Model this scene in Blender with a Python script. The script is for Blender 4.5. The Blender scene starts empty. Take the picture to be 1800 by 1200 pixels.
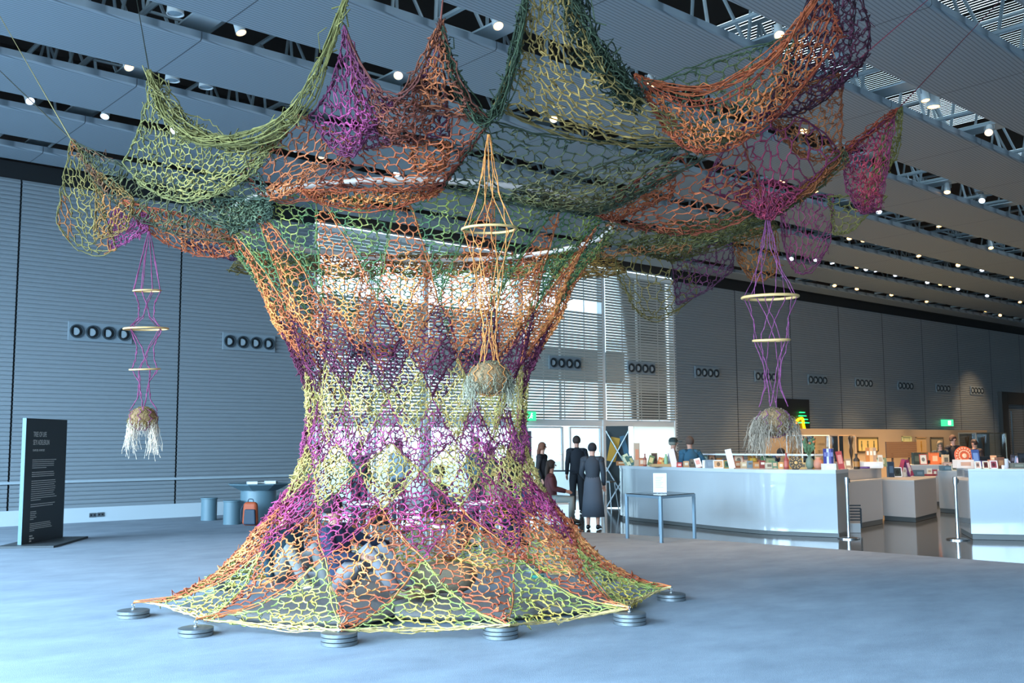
import bpy, bmesh, math, random
import numpy as np
from mathutils import Vector, Matrix, geometry
random.seed(7); np.random.seed(7)
R=math.radians; PI=math.pi
S=bpy.context.scene; COL=S.collection
# ------------------------------------------------------------------ camera
CF=1778.44; YAW,PITCH,ROLL=R(41.0593),R(5.7616),R(-.323); CH=1.58
FW=Vector((math.sin(YAW)*math.cos(PITCH),math.cos(YAW)*math.cos(PITCH),math.sin(PITCH)))
r0=Vector((math.cos(YAW),-math.sin(YAW),0)); u0=r0.cross(FW)
RT=r0*math.cos(ROLL)+u0*math.sin(ROLL); UP=u0*math.cos(ROLL)-r0*math.sin(ROLL)
CAM=Vector((0,0,CH))
cd=bpy.data.cameras.new('camera'); cam=bpy.data.objects.new('camera',cd); COL.objects.link(cam)
cd.sensor_width=36; cd.lens=CF/1800*36; cd.clip_end=400
cam.matrix_world=Matrix(((RT.x,UP.x,-FW.x,CAM.x),(RT.y,UP.y,-FW.y,CAM.y),(RT.z,UP.z,-FW.z,CAM.z),(0,0,0,1)))
S.camera=cam
# ------------------------------------------------------------------ world, exposure, large lights
S.view_settings.view_transform='Standard'; S.view_settings.look='None'
S.view_settings.exposure=0.45; S.view_settings.gamma=1; S.view_settings.use_curve_mapping=False
w=bpy.data.worlds.new('sky'); S.world=w; w.use_nodes=True
nt=w.node_tree; bg=nt.nodes['Background']
bg.inputs[0].default_value=(.60,.83,1.0,1); bg.inputs[1].default_value=2.7
def area_light(name,loc,rot,sx,sy,power,color):
    l=bpy.data.lights.new(name,'AREA'); l.shape='RECTANGLE'; l.size=sx; l.size_y=sy; l.energy=power; l.color=color
    o=bpy.data.objects.new(name,l); COL.objects.link(o); o.location=loc; o.rotation_euler=rot; return o
# daylight that pours through the glazed end wall (behind the camera) 
area_light('end_window_daylight',(-5.6,4,3.6),(0,R(-50),0),6.4,34,9900,(.47,.74,1.0)).data.spread=R(125)
# ------------------------------------------------------------------ helpers
def ray(x,y): return FW+RT*((x-900)/CF)-UP*((y-600)/CF)
def at(x,y,z=0):
    d=ray(x,y); return CAM+d*((z-CH)/d.z)
def atY(x,y,Y):
    d=ray(x,y); return CAM+d*(Y/d.y)
def atD(x,y,dep): return CAM+ray(x,y)*dep
def depth(p): return (Vector(p)-CAM).dot(FW)
def lin(c):
    return tuple(((v/255+.055)/1.055)**2.4 if v/255>.04045 else v/255/12.92 for v in c)
def hexc(h): return lin(tuple(int(h[i:i+2],16) for i in (0,2,4)))
MATS={}
def mat(name,color,rough=.6,metal=0,emit=None,es=1,alpha=1,trans=0,spec=.5,noise=0,nscale=8,bump=0,bscale=30,coat=0):
    if name in MATS: return MATS[name]
    m=bpy.data.materials.new(name); m.use_nodes=True; n=m.node_tree; b=n.nodes['Principled BSDF']
    c=hexc(color) if isinstance(color,str) else color
    b.inputs['Base Color'].default_value=(*c,1); b.inputs['Roughness'].default_value=rough
    b.inputs['Metallic'].default_value=metal; b.inputs['Specular IOR Level'].default_value=spec
    if coat: b.inputs['Coat Weight'].default_value=coat; b.inputs['Coat Roughness'].default_value=.04
    if emit:
        e=hexc(emit); b.inputs['Emission Color'].default_value=(*e,1); b.inputs['Emission Strength'].default_value=es
    if trans: b.inputs['Transmission Weight'].default_value=trans
    if alpha<1: b.inputs['Alpha'].default_value=alpha
    if noise or bump:
        tc=n.nodes.new('ShaderNodeTexCoord'); nz=n.nodes.new('ShaderNodeTexNoise'); nz.inputs['Scale'].default_value=nscale
        nz.inputs['Detail'].default_value=5; n.links.new(tc.outputs['Object'],nz.inputs['Vector'])
        if noise:
            mx=n.nodes.new('ShaderNodeMix'); mx.data_type='RGBA'
            mx.inputs[6].default_value=(*[v*(1-noise) for v in c],1); mx.inputs[7].default_value=(*[min(1,v*(1+noise)) for v in c],1)
            n.links.new(nz.outputs['Fac'],mx.inputs[0]); n.links.new(mx.outputs[2],b.inputs['Base Color'])
        if bump:
            n2=n.nodes.new('ShaderNodeTexNoise'); n2.inputs['Scale'].default_value=bscale; n.links.new(tc.outputs['Object'],n2.inputs['Vector'])
            bp=n.nodes.new('ShaderNodeBump'); bp.inputs['Strength'].default_value=bump; bp.inputs['Distance'].default_value=.02
            n.links.new(n2.outputs['Fac'],bp.inputs['Height']); n.links.new(bp.outputs['Normal'],b.inputs['Normal'])
    MATS[name]=m; return m
def tag(o,label=None,cat=None,group=None,kind=None):
    if label: o['label']=label
    if cat: o['category']=cat
    if group: o['group']=group
    if kind: o['kind']=kind
    return o
def empty(name,loc=(0,0,0),rz=0,label=None,cat=None,group=None,kind=None,parent=None):
    o=bpy.data.objects.new(name,None); COL.objects.link(o); o.location=loc; o.rotation_euler=(0,0,rz)
    o.empty_display_size=.1
    if parent: o.parent=parent
    return tag(o,label,cat,group,kind)
def mesh_obj(name,verts,faces,m,parent=None,smooth=False,loc=None,colors=None):
    me=bpy.data.meshes.new(name); me.from_pydata([tuple(v) for v in verts],[],faces); me.update()
    if smooth: me.polygons.foreach_set('use_smooth',[True]*len(me.polygons))
    if smooth=='auto': me.set_sharp_from_angle(angle=R(32))
    if colors is not None:
        a=me.color_attributes.new('yarn','FLOAT_COLOR','POINT'); a.data.foreach_set('color',np.asarray(colors,dtype=np.float32).ravel())
    for mm in (m if isinstance(m,(list,tuple)) else [m]): me.materials.append(mm)
    o=bpy.data.objects.new(name,me); COL.objects.link(o)
    if parent: o.parent=parent
    if loc is not None: o.location=loc
    return o
class MB:
    """collects shapes into one mesh"""
    def __init__(s): s.v=[]; s.f=[]; s.sm=False
    def box(s,c,d,rot=None,tap=1):
        x,y,z=d[0]/2,d[1]/2,d[2]/2; i=len(s.v)
        for a in ((-x,-y,-z),(x,-y,-z),(x,y,-z),(-x,y,-z),(-x*tap,-y*tap,z),(x*tap,-y*tap,z),(x*tap,y*tap,z),(-x*tap,y*tap,z)):
            p=Vector(a)
            if rot is not None: p=rot@p
            s.v.append(p+Vector(c))
        s.f+=[(i,i+3,i+2,i+1),(i+4,i+5,i+6,i+7),(i,i+1,i+5,i+4),(i+1,i+2,i+6,i+5),(i+2,i+3,i+7,i+6),(i+3,i,i+4,i+7)]; return s
    def tube(s,pts,rad,n=6,closed=False,flat=1):
        pts=[Vector(p) for p in pts]; m=len(pts)
        rads=rad if isinstance(rad,(list,tuple)) else [rad]*m
        i0=len(s.v); prev=None
        for k,p in enumerate(pts):
            if closed: t=pts[(k+1)%m]-pts[k-1]
            else: t=pts[min(k+1,m-1)]-pts[max(k-1,0)]
            if t.length<1e-9: t=Vector((0,0,1))
            t.normalize()
            if prev is None:
                a=Vector((0,0,1)) if abs(t.z)<.9 else Vector((1,0,0)); a=(a-t*a.dot(t)).normalized()
            else:
                a=prev-t*prev.dot(t); a=a.normalized() if a.length>1e-6 else t.orthogonal().normalized()
            prev=a; b=t.cross(a)
            for j in range(n):
                an=2*PI*j/n; s.v.append(p+(a*math.cos(an)*flat+b*math.sin(an))*rads[k])
        for k in range(m if closed else m-1):
            k2=(k+1)%m
            for j in range(n):
                j2=(j+1)%n; s.f.append((i0+k*n+j,i0+k*n+j2,i0+k2*n+j2,i0+k2*n+j))
        if not closed:
            s.f.append(tuple(i0+j for j in range(n))[::-1]); s.f.append(tuple(i0+(m-1)*n+j for j in range(n)))
        return s
    def lathe(s,c,prof,n=20,axis='z'):
        c=Vector(c); i0=len(s.v)
        for r_,z in prof:
            for j in range(n):
                a=2*PI*j/n; p=Vector((r_*math.cos(a),r_*math.sin(a),z))
                if axis=='y': p=Vector((p.x,p.z,p.y))
                if axis=='x': p=Vector((p.z,p.x,p.y))
                s.v.append(c+p)
        for k in range(len(prof)-1):
            for j in range(n):
                j2=(j+1)%n; s.f.append((i0+k*n+j,i0+k*n+j2,i0+(k+1)*n+j2,i0+(k+1)*n+j))
        s.f.append(tuple(i0+j for j in range(n))[::-1]); k=len(prof)-1; s.f.append(tuple(i0+k*n+j for j in range(n)))
        return s
    def loft(s,pts,rad,side=Vector((1,0,0)),n=12):
        pts=[Vector(p) for p in pts]; m=len(pts); i0=len(s.v)
        for k,p in enumerate(pts):
            t=(pts[min(k+1,m-1)]-pts[max(k-1,0)]).normalized()
            a=side-t*side.dot(t); a=a.normalized() if a.length>1e-4 else t.orthogonal().normalized()
            b=t.cross(a); ra,rb=rad[k] if isinstance(rad[k],(tuple,list)) else (rad[k],rad[k])
            for j in range(n):
                an=2*PI*j/n; s.v.append(p+a*math.cos(an)*ra+b*math.sin(an)*rb)
        for k in range(m-1):
            for j in range(n):
                j2=(j+1)%n; s.f.append((i0+k*n+j,i0+k*n+j2,i0+(k+1)*n+j2,i0+(k+1)*n+j))
        s.f.append(tuple(i0+j for j in range(n))[::-1]); s.f.append(tuple(i0+(m-1)*n+j for j in range(n)))
        return s
    def sphere(s,c,r,n=12,m=8,sc=(1,1,1)):
        prof=[(r*math.sin(PI*k/m)+1e-4,-r*math.cos(PI*k/m)) for k in range(m+1)]; i0=len(s.v)
        s.lathe((0,0,0),prof,n)
        for i in range(i0,len(s.v)):
            v=s.v[i]; s.v[i]=Vector((v.x*sc[0],v.y*sc[1],v.z*sc[2]))+Vector(c)
        return s
    def prism(s,poly,z0,z1):
        i=len(s.v); n=len(poly)
        for z in (z0,z1):
            for p in poly: s.v.append(Vector((p[0],p[1],z)))
        s.f.append(tuple(range(i,i+n))[::-1]); s.f.append(tuple(range(i+n,i+2*n)))
        for k in range(n): k2=(k+1)%n; s.f.append((i+k,i+k2,i+n+k2,i+n+k))
        return s
    def build(s,name,m,parent=None,smooth=False,bevel=0,seg=2,**k):
        o=mesh_obj(name,s.v,s.f,m,parent,smooth,**k)
        bm=bmesh.new(); bm.from_mesh(o.data); bmesh.ops.recalc_face_normals(bm,faces=bm.faces); bm.to_mesh(o.data); bm.free()
        if smooth=='auto': o.data.set_sharp_from_angle(angle=R(32))
        if bevel:
            b=o.modifiers.new('bevel','BEVEL'); b.width=bevel; b.segments=seg; b.limit_method='ANGLE'
        return o
def copy_tree(o,parent=None):
    c=o.copy(); COL.objects.link(c)
    if parent: c.parent=parent
    for ch in list(o.children): copy_tree(ch,c)
    return c
def bez(pts,n=24):
    """Catmull-Rom through pts"""
    P=[Vector(p) for p in pts]; P=[P[0]*2-P[1]]+P+[P[-1]*2-P[-2]]; out=[]
    m=len(P)-3
    for k in range(n+1):
        t=k/n*m; i=min(int(t),m-1); t-=i
        a,b,c,d=P[i:i+4]
        out.append(.5*((2*b)+(c-a)*t+(2*a-5*b+4*c-d)*t*t+(3*b-a-3*c+d)*t**3))
    return out
ORD=['first','second','third','fourth','fifth','sixth','seventh','eighth','ninth','tenth','eleventh','twelfth','thirteenth','fourteenth','fifteenth','sixteenth']
# ------------------------------------------------------------------ structure
WY=21.97; BAY=3.43; BX=5.79; ZC=7.3; ZW=7.0
def carpet_mat():
    m=bpy.data.materials.new('carpet'); m.use_nodes=True; n=m.node_tree; b=n.nodes['Principled BSDF']
    tc=n.nodes.new('ShaderNodeTexCoord'); mp=n.nodes.new('ShaderNodeMapping'); mp.inputs['Scale'].default_value=(.9,1.6,1); mp.inputs['Rotation'].default_value=(0,0,R(42))
    nz=n.nodes.new('ShaderNodeTexNoise'); nz.inputs['Scale'].default_value=1.3; nz.inputs['Detail'].default_value=9; nz.inputs['Roughness'].default_value=.68
    cr=n.nodes.new('ShaderNodeValToRGB'); cr.color_ramp.elements[0].position=.3; cr.color_ramp.elements[1].position=.72
    cr.color_ramp.elements[0].color=(*hexc('737c86'),1); cr.color_ramp.elements[1].color=(*hexc('8d96a0'),1)
    n2=n.nodes.new('ShaderNodeTexNoise'); n2.inputs['Scale'].default_value=160; bp=n.nodes.new('ShaderNodeBump'); bp.inputs['Strength'].default_value=.35; bp.inputs['Distance'].default_value=.01
    L=n.links.new
    L(tc.outputs['Object'],mp.inputs['Vector']); L(mp.outputs[0],nz.inputs['Vector']); L(nz.outputs['Fac'],cr.inputs[0]); L(cr.outputs[0],b.inputs['Base Color'])
    L(tc.outputs['Object'],n2.inputs['Vector']); L(n2.outputs['Fac'],bp.inputs['Height']); L(bp.outputs[0],b.inputs['Normal'])
    b.inputs['Roughness'].default_value=.62; b.inputs['Specular IOR Level'].default_value=.35; return m
M_carpet=carpet_mat()
M_hard=mat('polished_floor','4a4d4e',.1,spec=.7,noise=.08,nscale=1.5)
M_wall=mat('wall_metal','8f979c',.42,.15)
M_gap=mat('dark_gap','15191c',.8)
M_skirt=mat('skirting','c3cdd2',.5)
M_white=mat('white_paint','e9eceb',.35)
M_steel=mat('brushed_steel','9fa6aa',.3,.9)
M_grey=mat('grey_tube','8f9ca4',.4,.3)
XL,XR,YF=-6,66,-14
edge=[(13.9,YF),(13.74,5.7),(13.6,8.3),(13.2,12.45),(12.5,14.35),(11.6,15.6),(11.2,17.5),(11.2,WY)]
# carpet and hard floor meet along the edge line
mb=MB(); mb.prism([(XL,YF)]+edge+[(XL,WY)],-.2,0); o=mb.build('floor',M_carpet); tag(o,'blue-grey carpet floor',kind='structure')
mb=MB(); mb.prism([(XR,YF),(XR,WY+.0)]+edge[::-1],-.2,-.004); o=mb.build('floor',M_hard); tag(o,'dark polished floor under the shop counters',kind='structure')
mb=MB(); mb.box((30,45,-.2),(110,46,.3)); o=mb.build('floor',mat('terrace','aab0ae',.8,noise=.1,nscale=.6)); tag(o,'pale paved ground outside the glass doors',kind='structure')
# --- ribbed back wall in bays
wall=empty('wall_back',(0,WY,0),kind='structure',label='tall ribbed grey metal wall')
def rib_panel(x0,x1,z0,z1):
    v=[];f=[]; p=.0875; z=z0
    prof=[]
    while z<z1-.001:
        z2=min(z+.066,z1); prof+=[(0,z),(-.004,(z+z2)/2),(0,z2),(.022,z2+.003),(.022,z+p-.003)]; z+=p
    for y,zz in prof: v+=[(x0,y,zz),(x1,y,zz)]
    for k in range(len(prof)-1): f.append((2*k,2*k+1,2*k+3,2*k+2))
    return v,f
seams=[BX+BAY*k for k in range(-4,18)]
for a in seams[:-1]:
    b=a+BAY
    if a>12.5 and b<26.6: continue
    v,f=rib_panel(a+.018,b-.018,.3,ZW); mesh_obj('wall_panel',v,f,M_wall,wall)
for (a,b) in ((-8,12.65),(26.4,65)):
    mb=MB(); mb.box(((a+b)/2,.06,3.6),(b-a,.04,7.6)); mb.build('wall_backing',M_gap,wall)
mb=MB()
for (a,b) in ((-8,12.65),(26.4,65)): mb.box(((a+b)/2,WY-.012,.15),(b-a,.03,.3))
tag(mb.build('baseboard_back',M_skirt),'pale skirting along the back wall',kind='structure')
mb=MB()
for (a,b) in ((-8,12.65),(26.4,65)): mb.box(((a+b)/2,WY-.02,.85),(b-a,.035,.05))
tag(mb.build('trim_1',mat('rail','b4c0c6',.4,.2)),'thin horizontal rail on the back wall',kind='structure')
# far end and the side walls that close the hall
mb=MB(); mb.box((XR,4,4.5),(.3,36,11)); tag(mb.build('wall_right',mat('endwall','55524c',.7)),'far end wall of the hall',kind='structure')
mb=MB(); mb.box((30,YF,4.8),(72,.3,11)); tag(mb.build('wall_front',M_wall),'long wall behind the camera',kind='structure')
# glazed end wall behind the camera: mullions only
mb=MB()
for k in range(16): mb.box((XL,YF+2.4*k,3.6),(.12,.08,7.4))
for z in (.05,2.4,4.8,7.25): mb.box((XL,4,z),(.12,36,.1))
tag(mb.build('window_1',M_grey),'glazed end wall with grey mullions',kind='structure')
# --- glazed bays in the back wall
gl=empty('window_2',(0,WY,0),kind='structure',label='tall glazed bays of the back wall behind slatted shutters')
glass=bpy.data.materials.new('glass'); glass.use_nodes=True; n=glass.node_tree; n.nodes.remove(n.nodes['Principled BSDF'])
tr=n.nodes.new('ShaderNodeBsdfTransparent'); tr.inputs[0].default_value=(.93,.97,.97,1); gs=n.nodes.new('ShaderNodeBsdfGlossy'); gs.inputs['Roughness'].default_value=.02
fr=n.nodes.new('ShaderNodeFresnel'); fr.inputs[0].default_value=1.35; mx=n.nodes.new('ShaderNodeMixShader')
n.links.new(fr.outputs[0],mx.inputs[0]); n.links.new(tr.outputs[0],mx.inputs[1]); n.links.new(gs.outputs[0],mx.inputs[2]); n.links.new(mx.outputs[0],n.nodes['Material Output'].inputs[0])
M_glass=glass
gb=[12.65,16.08,19.51,22.95,26.4]
mb=MB()
for x in gb: mb.box((x,.1,3.5),(.14,.2,7.0))
for x in (14.4,17.8,21.2,24.68): mb.box((x,.16,4.65),(.05,.06,4.7))
mb.box((19.5,.1,2.2),(13.8,.16,.2)); mb.box((19.5,.1,7.0),(13.8,.2,.16)); mb.box((19.5,.1,.06),(13.8,.16,.12))
mb.build('window_frame',M_white,gl)
mb=MB(); mb.box((19.5,.3,4.7),(13.7,.012,4.7)); mb.build('pane',M_glass,gl)
M_slat=mat('slat','b3b8b6',.45,.2)
for i,(a,b) in enumerate(zip(gb[:-1],gb[1:])):
    mb=MB(); z=2.34
    while z<6.95:
        open_=(i<2 and 5.35<z<6.35) or (i==2 and 5.6<z<6.0)
        if not open_:
            hh=.066 if (i>=2 and z>3.2) else .061
            if i==3 and 3.3<z<4.8: hh=.075
            if i==2 and 3.6<z<4.9: hh=.073
            if i<2 and (3.9<z<5.2 or z>6.4): hh=.08
            mb.box(((a+b)/2,-.02,z),(b-a-.16,.004,hh),Matrix.Rotation(R(14),3,'X'))
        z+=.0875
    for t in (.25,.5,.75): mb.box((a+(b-a)*t,.0,4.65),(.03,.012,4.7))
    mb.build('shutter_slats',M_slat,gl)
# lower glazing: doors
def door(n,x0,x1,label,handle=True,openg=0):
    d=empty('door_%d'%n,(x0,WY,0),kind='structure',label=label)
    w_=x1-x0; fw_=.07
    mb=MB(); mb.box((fw_/2,.06,1.06),(fw_,.06,2.04)); mb.box((w_-fw_/2,.06,1.06),(fw_,.06,2.04)); mb.box((w_/2,.06,2.06),(w_-.14,.06,.06)); mb.box((w_/2,.06,.1),(w_-.14,.06,.12))
    mb.build('door_frame',M_white,d)
    mb=MB(); mb.box((w_/2,.06,1.1),(w_-.14,.012,1.88)); mb.build('door_pane',M_glass,d)
    if handle:
        mb=MB(); mb.tube([(w_-.16,-.02,.8),(w_-.16,-.02,1.3)],.015); mb.box((w_-.16,.01,.85),(.02,.06,.02)); mb.box((w_-.16,.01,1.25),(.02,.06,.02)); mb.build('door_handle',M_steel,d)
    return d
for k,(a,b) in enumerate([(12.8,14.35),(14.45,16.0),(16.2,17.75),(17.85,19.4),(19.7,21.2),(21.45,22.85),]):
    door(k+1,a,b,'white framed glass door, %s from the left'%ORD[k])
mb=MB(); mb.box((25.3,WY+.02,1.12),(2.0,.04,1.98))
fro=mat('frosted','f2f4ee',.5); nn=fro.node_tree; tl=nn.nodes.new('ShaderNodeBsdfTranslucent'); tl.inputs[0].default_value=(1,.97,.90,1); nn.links.new(tl.outputs[0],nn.nodes['Material Output'].inputs[0])
tag(mb.build('window_3',fro),'backlit white frosted glazing panel right of the glass doors',kind='structure')
mb=MB(); mb.box((23.0,WY+3.5,4.3),(9,.4,1.1)); tag(mb.build('trim_2',mat('ext_beam','7a7d7c',.7)),'exterior canopy beam seen through the shutters',kind='structure')
# --- ceiling
ceil=empty('ceiling',(0,0,ZC),kind='structure',label='ceiling of long louvred grey panels with open slots')
def slat_mat():
    m=bpy.data.materials.new('ceiling_louvre'); m.use_nodes=True; n=m.node_tree; b=n.nodes['Principled BSDF']; L=n.links.new
    tc=n.nodes.new('ShaderNodeTexCoord'); mp=n.nodes.new('ShaderNodeMapping'); mp.inputs['Rotation'].default_value=(0,0,R(-5)); L(tc.outputs['Object'],mp.inputs[0])
    sx=n.nodes.new('ShaderNodeSeparateXYZ'); L(mp.outputs[0],sx.inputs[0])
    m1=n.nodes.new('ShaderNodeMath'); m1.operation='DIVIDE'; m1.inputs[1].default_value=.062; L(sx.outputs[1],m1.inputs[0])
    m2=n.nodes.new('ShaderNodeMath'); m2.operation='FRACT'; L(m1.outputs[0],m2.inputs[0])
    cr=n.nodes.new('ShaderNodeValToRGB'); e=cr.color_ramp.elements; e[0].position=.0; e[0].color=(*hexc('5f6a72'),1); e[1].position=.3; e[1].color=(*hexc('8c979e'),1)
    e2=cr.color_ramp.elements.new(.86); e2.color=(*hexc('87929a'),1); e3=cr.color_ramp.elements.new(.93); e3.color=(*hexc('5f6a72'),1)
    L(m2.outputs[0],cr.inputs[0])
    s2=n.nodes.new('ShaderNodeSeparateXYZ'); L(tc.outputs['Object'],s2.inputs[0])
    a=n.nodes.new('ShaderNodeMath'); a.operation='ADD'; a.inputs[1].default_value=-BX+BAY*20; L(s2.outputs[0],a.inputs[0])
    d=n.nodes.new('ShaderNodeMath'); d.operation='DIVIDE'; d.inputs[1].default_value=BAY; L(a.outputs[0],d.inputs[0])
    fr_=n.nodes.new('ShaderNodeMath'); fr_.operation='FRACT'; L(d.outputs[0],fr_.inputs[0])
    lt=n.nodes.new('ShaderNodeMath'); lt.operation='GREATER_THAN'; lt.inputs[1].default_value=.005; L(fr_.outputs[0],lt.inputs[0])
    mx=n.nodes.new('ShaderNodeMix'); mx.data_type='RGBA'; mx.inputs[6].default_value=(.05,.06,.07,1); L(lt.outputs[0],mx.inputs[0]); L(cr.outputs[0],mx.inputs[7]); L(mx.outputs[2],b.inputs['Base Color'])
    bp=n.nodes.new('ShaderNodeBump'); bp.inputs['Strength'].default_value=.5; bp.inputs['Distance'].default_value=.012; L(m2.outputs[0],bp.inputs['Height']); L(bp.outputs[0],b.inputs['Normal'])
    b.inputs['Roughness'].default_value=.5; b.inputs['Metallic'].default_value=.1; return m
M_louv=slat_mat(); M_edge=mat('panel_edge','8a959b',.45,.1)
SW=.76; Y0=15.0
slots=[Y0+2.43*k for k in range(-12,3)]          # near edge of each slot
for k in range(len(slots)):
    a=slots[k]+SW; b=slots[k+1] if k+1<len(slots) else WY-.45
    if k+1>=len(slots) and b-a<.2: continue
    mb=MB(); c=.05
    prof=[(a,.13),(a,.03),(a+.02,.008),(a+c,0),(b-c,0),(b-.02,.008),(b,.03),(b,.13)]
    i=len(mb.v)
    for x in (-8,XR):
        for y,z in prof: mb.v.append(Vector((x,y,z)))
    n_=len(prof)
    for j in range(n_): mb.f.append((j,(j+1)%n_,n_+(j+1)%n_,n_+j))
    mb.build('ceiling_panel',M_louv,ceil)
# roof void: trusses, deck and skylight louvres
M_truss=mat('truss_white','aab7bd',.5); M_deck=mat('roof_deck','38302c',.8)
for k in range(-3,17):
    x=BX+BAY*k; mb=MB()
    for dx,z in ((-.5,.55),(.5,.55),(0,2.4)): mb.tube([(x+dx,YF,z),(x+dx,WY,z)],.045,6)
    y=YF+.5; s_=1
    while y<WY-1.0:
        for dx in (-.5,.5):
            mb.tube([(x+dx,y,.55),(x,y+.6*s_,2.4)],.03,5)
            if dx<0: mb.tube([(x-.5,y,.55),(x+.5,y,.55)],.025,5)
        mb.tube([(x,y+.6,2.4),(x+.5,y+1.2,.55)],.03,5)
        y+=1.2
    mb.build('roof_truss',M_truss,ceil)
    mb=MB(); mb.box((x+.05,4,.33),(.42,36,.03)); mb.build('walkway_strip',M_truss,ceil)
    # duct boxes over the slots
    mb=MB()
    for y in slots[3:]:
        if (k+int(y))%3==0: mb.box((x+1.7,y+.4,.42),(.55,.5,.22))
    if mb.v: mb.build('service_box',M_grey,ceil)
mb=MB(); deckz=2.7
for k in range(-4,17):
    x=BX+BAY*k
    for (y0,y1) in ((YF,-3),(12.8,WY+.6)): mb.box((x+BAY/2,(y0+y1)/2,deckz),(BAY,y1-y0,.1))
    y=-3
    x2=x
    while x2<x+BAY-.01:
        mb.box((x2+.06,4.9,deckz),(.12 if k%4==2 else (.086 if k%2 else .097),15.8,.004),None); x2+=.12
mb.build('roof_deck',M_deck,ceil)
mb=MB(); mb.box((30,WY+.45,1.4),(76,.2,2.9)); mb.box((30,YF-.2,1.5),(76,.2,3)); mb.box((XL-.2,4,1.4),(.2,36,2.8)); mb.build('eaves_wall',M_deck,ceil)
# ------------------------------------------------------------------ the knotted tree sculpture
def yarn_mat():
    m=bpy.data.materials.new('yarn'); m.use_nodes=True; n=m.node_tree; b=n.nodes['Principled BSDF']; L=n.links.new
    a=n.nodes.new('ShaderNodeAttribute'); a.attribute_name='yarn'
    tc=n.nodes.new('ShaderNodeTexCoord'); nz=n.nodes.new('ShaderNodeTexNoise'); nz.inputs['Scale'].default_value=60; L(tc.outputs['Object'],nz.inputs[0])
    hs=n.nodes.new('ShaderNodeHueSaturation'); mr=n.nodes.new('ShaderNodeMapRange'); mr.inputs[3].default_value=.75; mr.inputs[4].default_value=1.25
    L(nz.outputs[0],mr.inputs[0]); L(mr.outputs[0],hs.inputs['Value']); L(a.outputs['Color'],hs.inputs['Color']); L(hs.outputs[0],b.inputs['Base Color'])
    b.inputs['Roughness'].default_value=.85; b.inputs['Specular IOR Level'].default_value=.2; return m
M_yarn=yarn_mat()
def cc(h,k=1.0):
    c=np.array(hexc(h)); gr=c.mean(); return np.clip((gr+(c-gr)*.82)*k*np.array([1.2,.92,.74]),0,1)
OR=(cc('a85434'),cc('d8964e')); GN=(cc('86a058'),cc('c8bc50')); MG=(cc('7a2456'),cc('b0368c')); LM=(cc('9c9450'),cc('b8b068')); DP=(cc('48183a'),cc('662450'))
VI=(cc('682a58'),cc('a83f92')); GR=(cc('3f6b4a'),cc('86984a')); OU=(cc('a65a30'),cc('e29440'))
class Net:
    """edges of yarn gathered into one mesh"""
    def __init__(s): s.A=[];s.M=[];s.B=[];s.r=[];s.c=[]
    def add(s,a,m,b,r,c): s.A.append(a);s.M.append(m);s.B.append(b);s.r.append(r);s.c.append(c)
    def build(s,name,parent,sides=4):
        n=len(s.A)
        if not n: return None
        A,Mi,B=(np.array(q,dtype=float).reshape(-1,3) for q in (s.A,s.M,s.B)); r_=np.array(s.r)[:,None]; c=np.array(s.c)
        d=B-A; L_=np.linalg.norm(d,axis=1,keepdims=True)+1e-9; d/=L_
        ref=np.where(np.abs(d[:,2:3])<.9,np.array([[0,0,1.]]),np.array([[1.,0,0]]))
        u=np.cross(d,ref); u/=np.linalg.norm(u,axis=1,keepdims=True); v=np.cross(d,u)
        V=np.zeros((n,3,sides,3)); 
        for k,(Pt,rr) in enumerate(((A,1.35),(Mi,.85),(B,1.35))):
            for j in range(sides):
                an=2*PI*j/sides+.4; V[:,k,j]=Pt+(u*math.cos(an)+v*math.sin(an))*r_*rr
        V=V.reshape(-1,3); per=3*sides; base=(np.arange(n)*per)[:,None]
        q=[]
        for k in range(2):
            for j in range(sides):
                j2=(j+1)%sides; q.append((k*sides+j,k*sides+j2,(k+1)*sides+j2,(k+1)*sides+j))
        q=np.array(q); F=(base[:,None,:]+q[None]).reshape(-1,4)
        me=bpy.data.meshes.new(name); nv=len(V); nf=len(F)
        me.vertices.add(nv); me.vertices.foreach_set('co',V.ravel())
        me.loops.add(nf*4); me.loops.foreach_set('vertex_index',F.ravel().astype(np.int32))
        me.polygons.add(nf); me.polygons.foreach_set('loop_start',(np.arange(nf)*4).astype(np.int32)); 
        me.polygons.foreach_set('use_smooth',np.ones(nf,dtype=bool)); me.update(calc_edges=True)
        C4=np.ones((n,per,4),dtype=np.float32); C4[:,:,:3]=c[:,None,:]
        a=me.color_attributes.new('yarn','FLOAT_COLOR','POINT'); a.data.foreach_set('color',C4.ravel())
        me.materials.append(M_yarn); o=bpy.data.objects.new(name,me); COL.objects.link(o); o.parent=parent; return o
def voronoi(pts):
    res=geometry.delaunay_2d_cdt([Vector(p) for p in pts],[],[],0,1e-7)
    vs,fs=res[0],res[2]; cen=[]; em={}
    for i,f in enumerate(fs):
        cx=sum(vs[k].x for k in f)/len(f); cy=sum(vs[k].y for k in f)/len(f); cen.append((cx,cy))
        for a,b in ((f[0],f[1]),(f[1],f[2]),(f[2],f[0])): em.setdefault((min(a,b),max(a,b)),[]).append(i)
    return cen,[v for v in em.values() if len(v)==2]
YR=.0061
rnd=random.random
def g(s=1): return random.gauss(0,s)
sculpt=empty('woven_tree_sculpture',(6.33,8.82,0),label='giant tree-shaped sculpture knotted from orange, purple and green cord nets, hanging from the ceiling',cat='sculpture')
SO=Vector((6.33,8.82,0))
CXY=(6.33,8.82)
PRO=[(.06,2.56),(.12,2.43),(.32,2.08),(.6,1.77),(.87,1.50),(1.17,1.28),(1.47,1.17),(1.77,1.13),(2.06,1.12),(2.36,1.18),(2.66,1.33),(2.96,1.50),(3.25,1.63),(3.55,1.83),(3.84,2.07)]
PZ=[p[0] for p in PRO]; PR=[p[1] for p in PRO]
ss=[0]
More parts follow.
